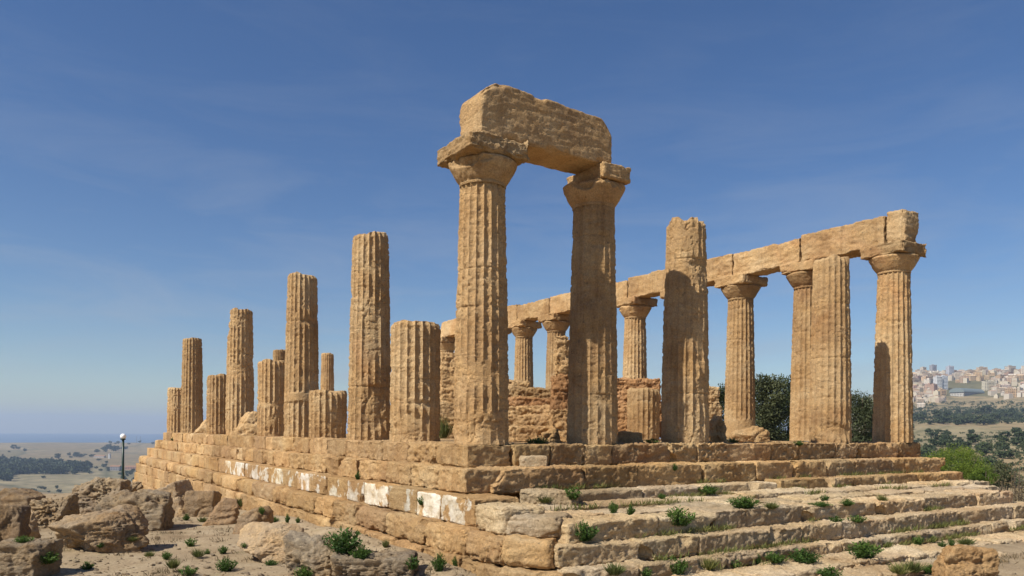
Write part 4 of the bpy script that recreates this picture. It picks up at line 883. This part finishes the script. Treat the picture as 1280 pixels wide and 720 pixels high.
t = NT('town_mass_wall'); at = t.n('ShaderNodeAttribute', attribute_name='tone'); t.color(t.ramp(at.outputs['Fac'], (0.0, (0.40, 0.33, 0.24)), (0.3, (0.54, 0.47, 0.34)), (0.6, (0.48, 0.41, 0.32)), (0.8, (0.62, 0.57, 0.48)), (1.0, (0.36, 0.25, 0.17)))); TMASS = t.m
m = MB(); tone = []
for i in range(620):
    px = rh.uniform(1118, 1310); dep = 1560 + 900 * rh.random()
    if 1180 < px < 1240 and dep < 1860: continue
    q = at_depth(px, 500, dep); g_ = float(land(q[0], q[1])); w_, d_, h_ = rh.uniform(7, 14), rh.uniform(7, 12), rh.uniform(5, 12); tn = rh.random()
    n0 = len(m.v); m.box(-w_ / 2, w_ / 2, -d_ / 2, d_ / 2, -5, h_)
    if rh.random() < 0.5:
        b = len(m.v); m.v += [(-w_ / 2, -d_ / 2, h_ + .05), (w_ / 2, -d_ / 2, h_ + .05), (w_ / 2, d_ / 2, h_ + .05), (-w_ / 2, d_ / 2, h_ + .05), (-w_ / 2, 0, h_ + 2.4), (w_ / 2, 0, h_ + 2.4)]
        m.f += [(b, b + 1, b + 5, b + 4), (b + 2, b + 3, b + 4, b + 5), (b, b + 4, b + 3), (b + 1, b + 2, b + 5)]; tone += [tn * 0.95] * 8 + [1.0] * 6
    else:
        m.box(-w_ / 5, w_ / 6, -d_ / 5, d_ / 5, h_, h_ + 2.4); tone += [tn * 0.95] * 16
    a_ = rh.uniform(-0.8, 0.8); ca, sa = math.cos(a_), math.sin(a_)
    m.v[n0:] = [(q[0] + x * ca - y * sa, q[1] + x * sa + y * ca, g_ + z) for x, y, z in m.v[n0:]]
me = m.mesh('town_mass', TMASS); at_ = me.attributes.new('tone', 'FLOAT', 'POINT'); at_.data.foreach_set('value', np.array(tone, np.float32))
tag(obj('town_mass', me), 'packed mass of small houses filling the hill town between the others', 'houses', None, 'stuff')
for px, dep, me, c, lb in [(1172, 1770, AP[2], WH, 'white tower block left of a twin on the lower edge of the town'), (1179, 1775, AP[2], (0.66, 0.66, 0.66), 'white tower block right of its twin, left of the sports hall'), (1187, 1950, AP[2], (0.55, 0.56, 0.60), 'grey blue tower block above the sports hall'),
                           (1236, 1740, AP[1], (0.68, 0.60, 0.44), 'wide cream block at the right side of the sports hall'), (1166, 2150, AP[2], (0.40, 0.40, 0.42), 'grey high block on the upper left of the town')]:
    put(me, px, dep, 'apartment_block', lb, 'apartment block', 'apartment blocks of the hill town', c, rz=-YAW)
# sports hall
q = at_depth(1209, 500, 1690); hz_ = float(land(q[0], q[1])); hall = empty('sports_hall', (q[0], q[1], hz_), 'long hall with grey vaulted roof and dark arched end below the town', 'sports hall', None, -YAW + 0.5)
m = MB(); m.box(-38, 38, -15, 15, -8, 4); o = obj('wall', m.mesh('wall', TOWN), hall, tint=(0.5, 0.47, 0.42))
m = MB(); n = 16; sec = [(17 * math.cos(math.pi * i / n), 4 + 9.5 * math.sin(math.pi * i / n)) for i in range(n + 1)]
m.v = [(x, y, z) for x in (-40, 37) for y, z in sec]; m.f = [(i, i + 1, n + 2 + i, n + 1 + i) for i in range(n)] + [tuple(range(n + 1))]; obj('roof', m.mesh('roof', GREYR, False), hall)
m = MB(); m.v = [(x, y * 0.95, 4 + (z - 4) * 0.95) for x in (36.0, 37.5) for y, z in sec]; m.f = [tuple(range(n + 1, 2 * n + 2))] + [(i, i + 1, n + 2 + i, n + 1 + i) for i in range(n)]; obj('end_opening_shade', m.mesh('end_opening_shade', NAVY), hall)  # flat dark sheet standing in for the shade inside the arched opening
# plain
def plain_house(px, py, L, W_, H_, c, label, name='farm_building', cat='building'):
    d = dep_for(px, py, 700, 4700)
    if not d: return
    q = at_depth(px, 540, d); root = empty(name, (q[0], q[1], float(land(q[0], q[1]))), label, cat, 'buildings on the plain', -YAW)
    m = MB(); m.box(-L / 2, L / 2, -W_ / 2, W_ / 2, -3, H_); obj('wall', m.mesh('wall', TOWN), root, tint=c)
    m = MB(); m.v = [(-L / 2 - .4, -W_ / 2 - .4, H_ + .01), (L / 2 + .4, -W_ / 2 - .4, H_ + .01), (L / 2 + .4, W_ / 2 + .4, H_ + .01), (-L / 2 - .4, W_ / 2 + .4, H_ + .01), (-L / 2 - .4, 0, H_ + W_ * 0.25), (L / 2 + .4, 0, H_ + W_ * 0.25)]
    m.f = [(0, 1, 5, 4), (2, 3, 4, 5), (0, 4, 3), (1, 2, 5), (3, 2, 1, 0)]; obj('roof', m.mesh('roof', ROOFT), root)
plain_house(166, 587, 28, 10, 6.0, (0.38, 0.22, 0.17), 'long reddish building on the plain right of the lamp post')
plain_house(145, 588, 20, 10, 8.0, (0.28, 0.27, 0.28), 'grey building on the plain left of the lamp post')
plain_house(137, 573, 5, 5, 14.0, WH, 'small white tower house on the plain')
plain_house(186, 553, 40, 14, 12, WH, 'white building by the sea near the far end of the steps, left one')
plain_house(197, 552, 46, 16, 20, WH, 'tall white building by the sea touching the far end of the steps')
plain_house(203, 553, 30, 14, 26, (0.6, 0.6, 0.6), 'highest pale building by the sea behind the far end of the steps')
plain_house(125, 572, 30, 10, 5, (0.5, 0.45, 0.4), 'low pale farm shed on the plain')
for px, lb in ((171, 'thin mast by the sea, left one of a pair'), (175.5, 'thin mast by the sea, right one of a pair')):
    d = dep_for(px, 553, 700, 4700) or 4000; q = at_depth(px, 540, d); m = MB(); m.tube([(0, 0, -3), (0, 0, 34)], [1.5, 0.9], 8)
    tag(obj('mast', m.mesh('mast', simple('grey_paint', (0.3, 0.3, 0.32))), None, (q[0], q[1], float(land(q[0], q[1])))), lb, 'mast', 'masts by the sea')

# ------------------------------------------------------------------ air
hm = bpy.data.materials.new('haze'); hm.use_nodes = True; ht = hm.node_tree; ht.nodes.clear()
ho = ht.nodes.new('ShaderNodeOutputMaterial'); pv = ht.nodes.new('ShaderNodeVolumePrincipled')
pv.inputs['Color'].default_value = (0.62, 0.76, 0.98, 1); pv.inputs['Density'].default_value = 1.25e-4; pv.inputs['Anisotropy'].default_value = 0.1
ht.links.new(pv.outputs[0], ho.inputs['Volume'])
m = MB(); m.box(-17500, 17500, -17500, 17500, -152, 215); hz = obj('haze', m.mesh('haze', hm)); tag(hz, kind='stuff')
hz.display_type = 'WIRE'
print('scene built', round(time.time() - T0, 1), 'objects', len(bpy.data.objects))
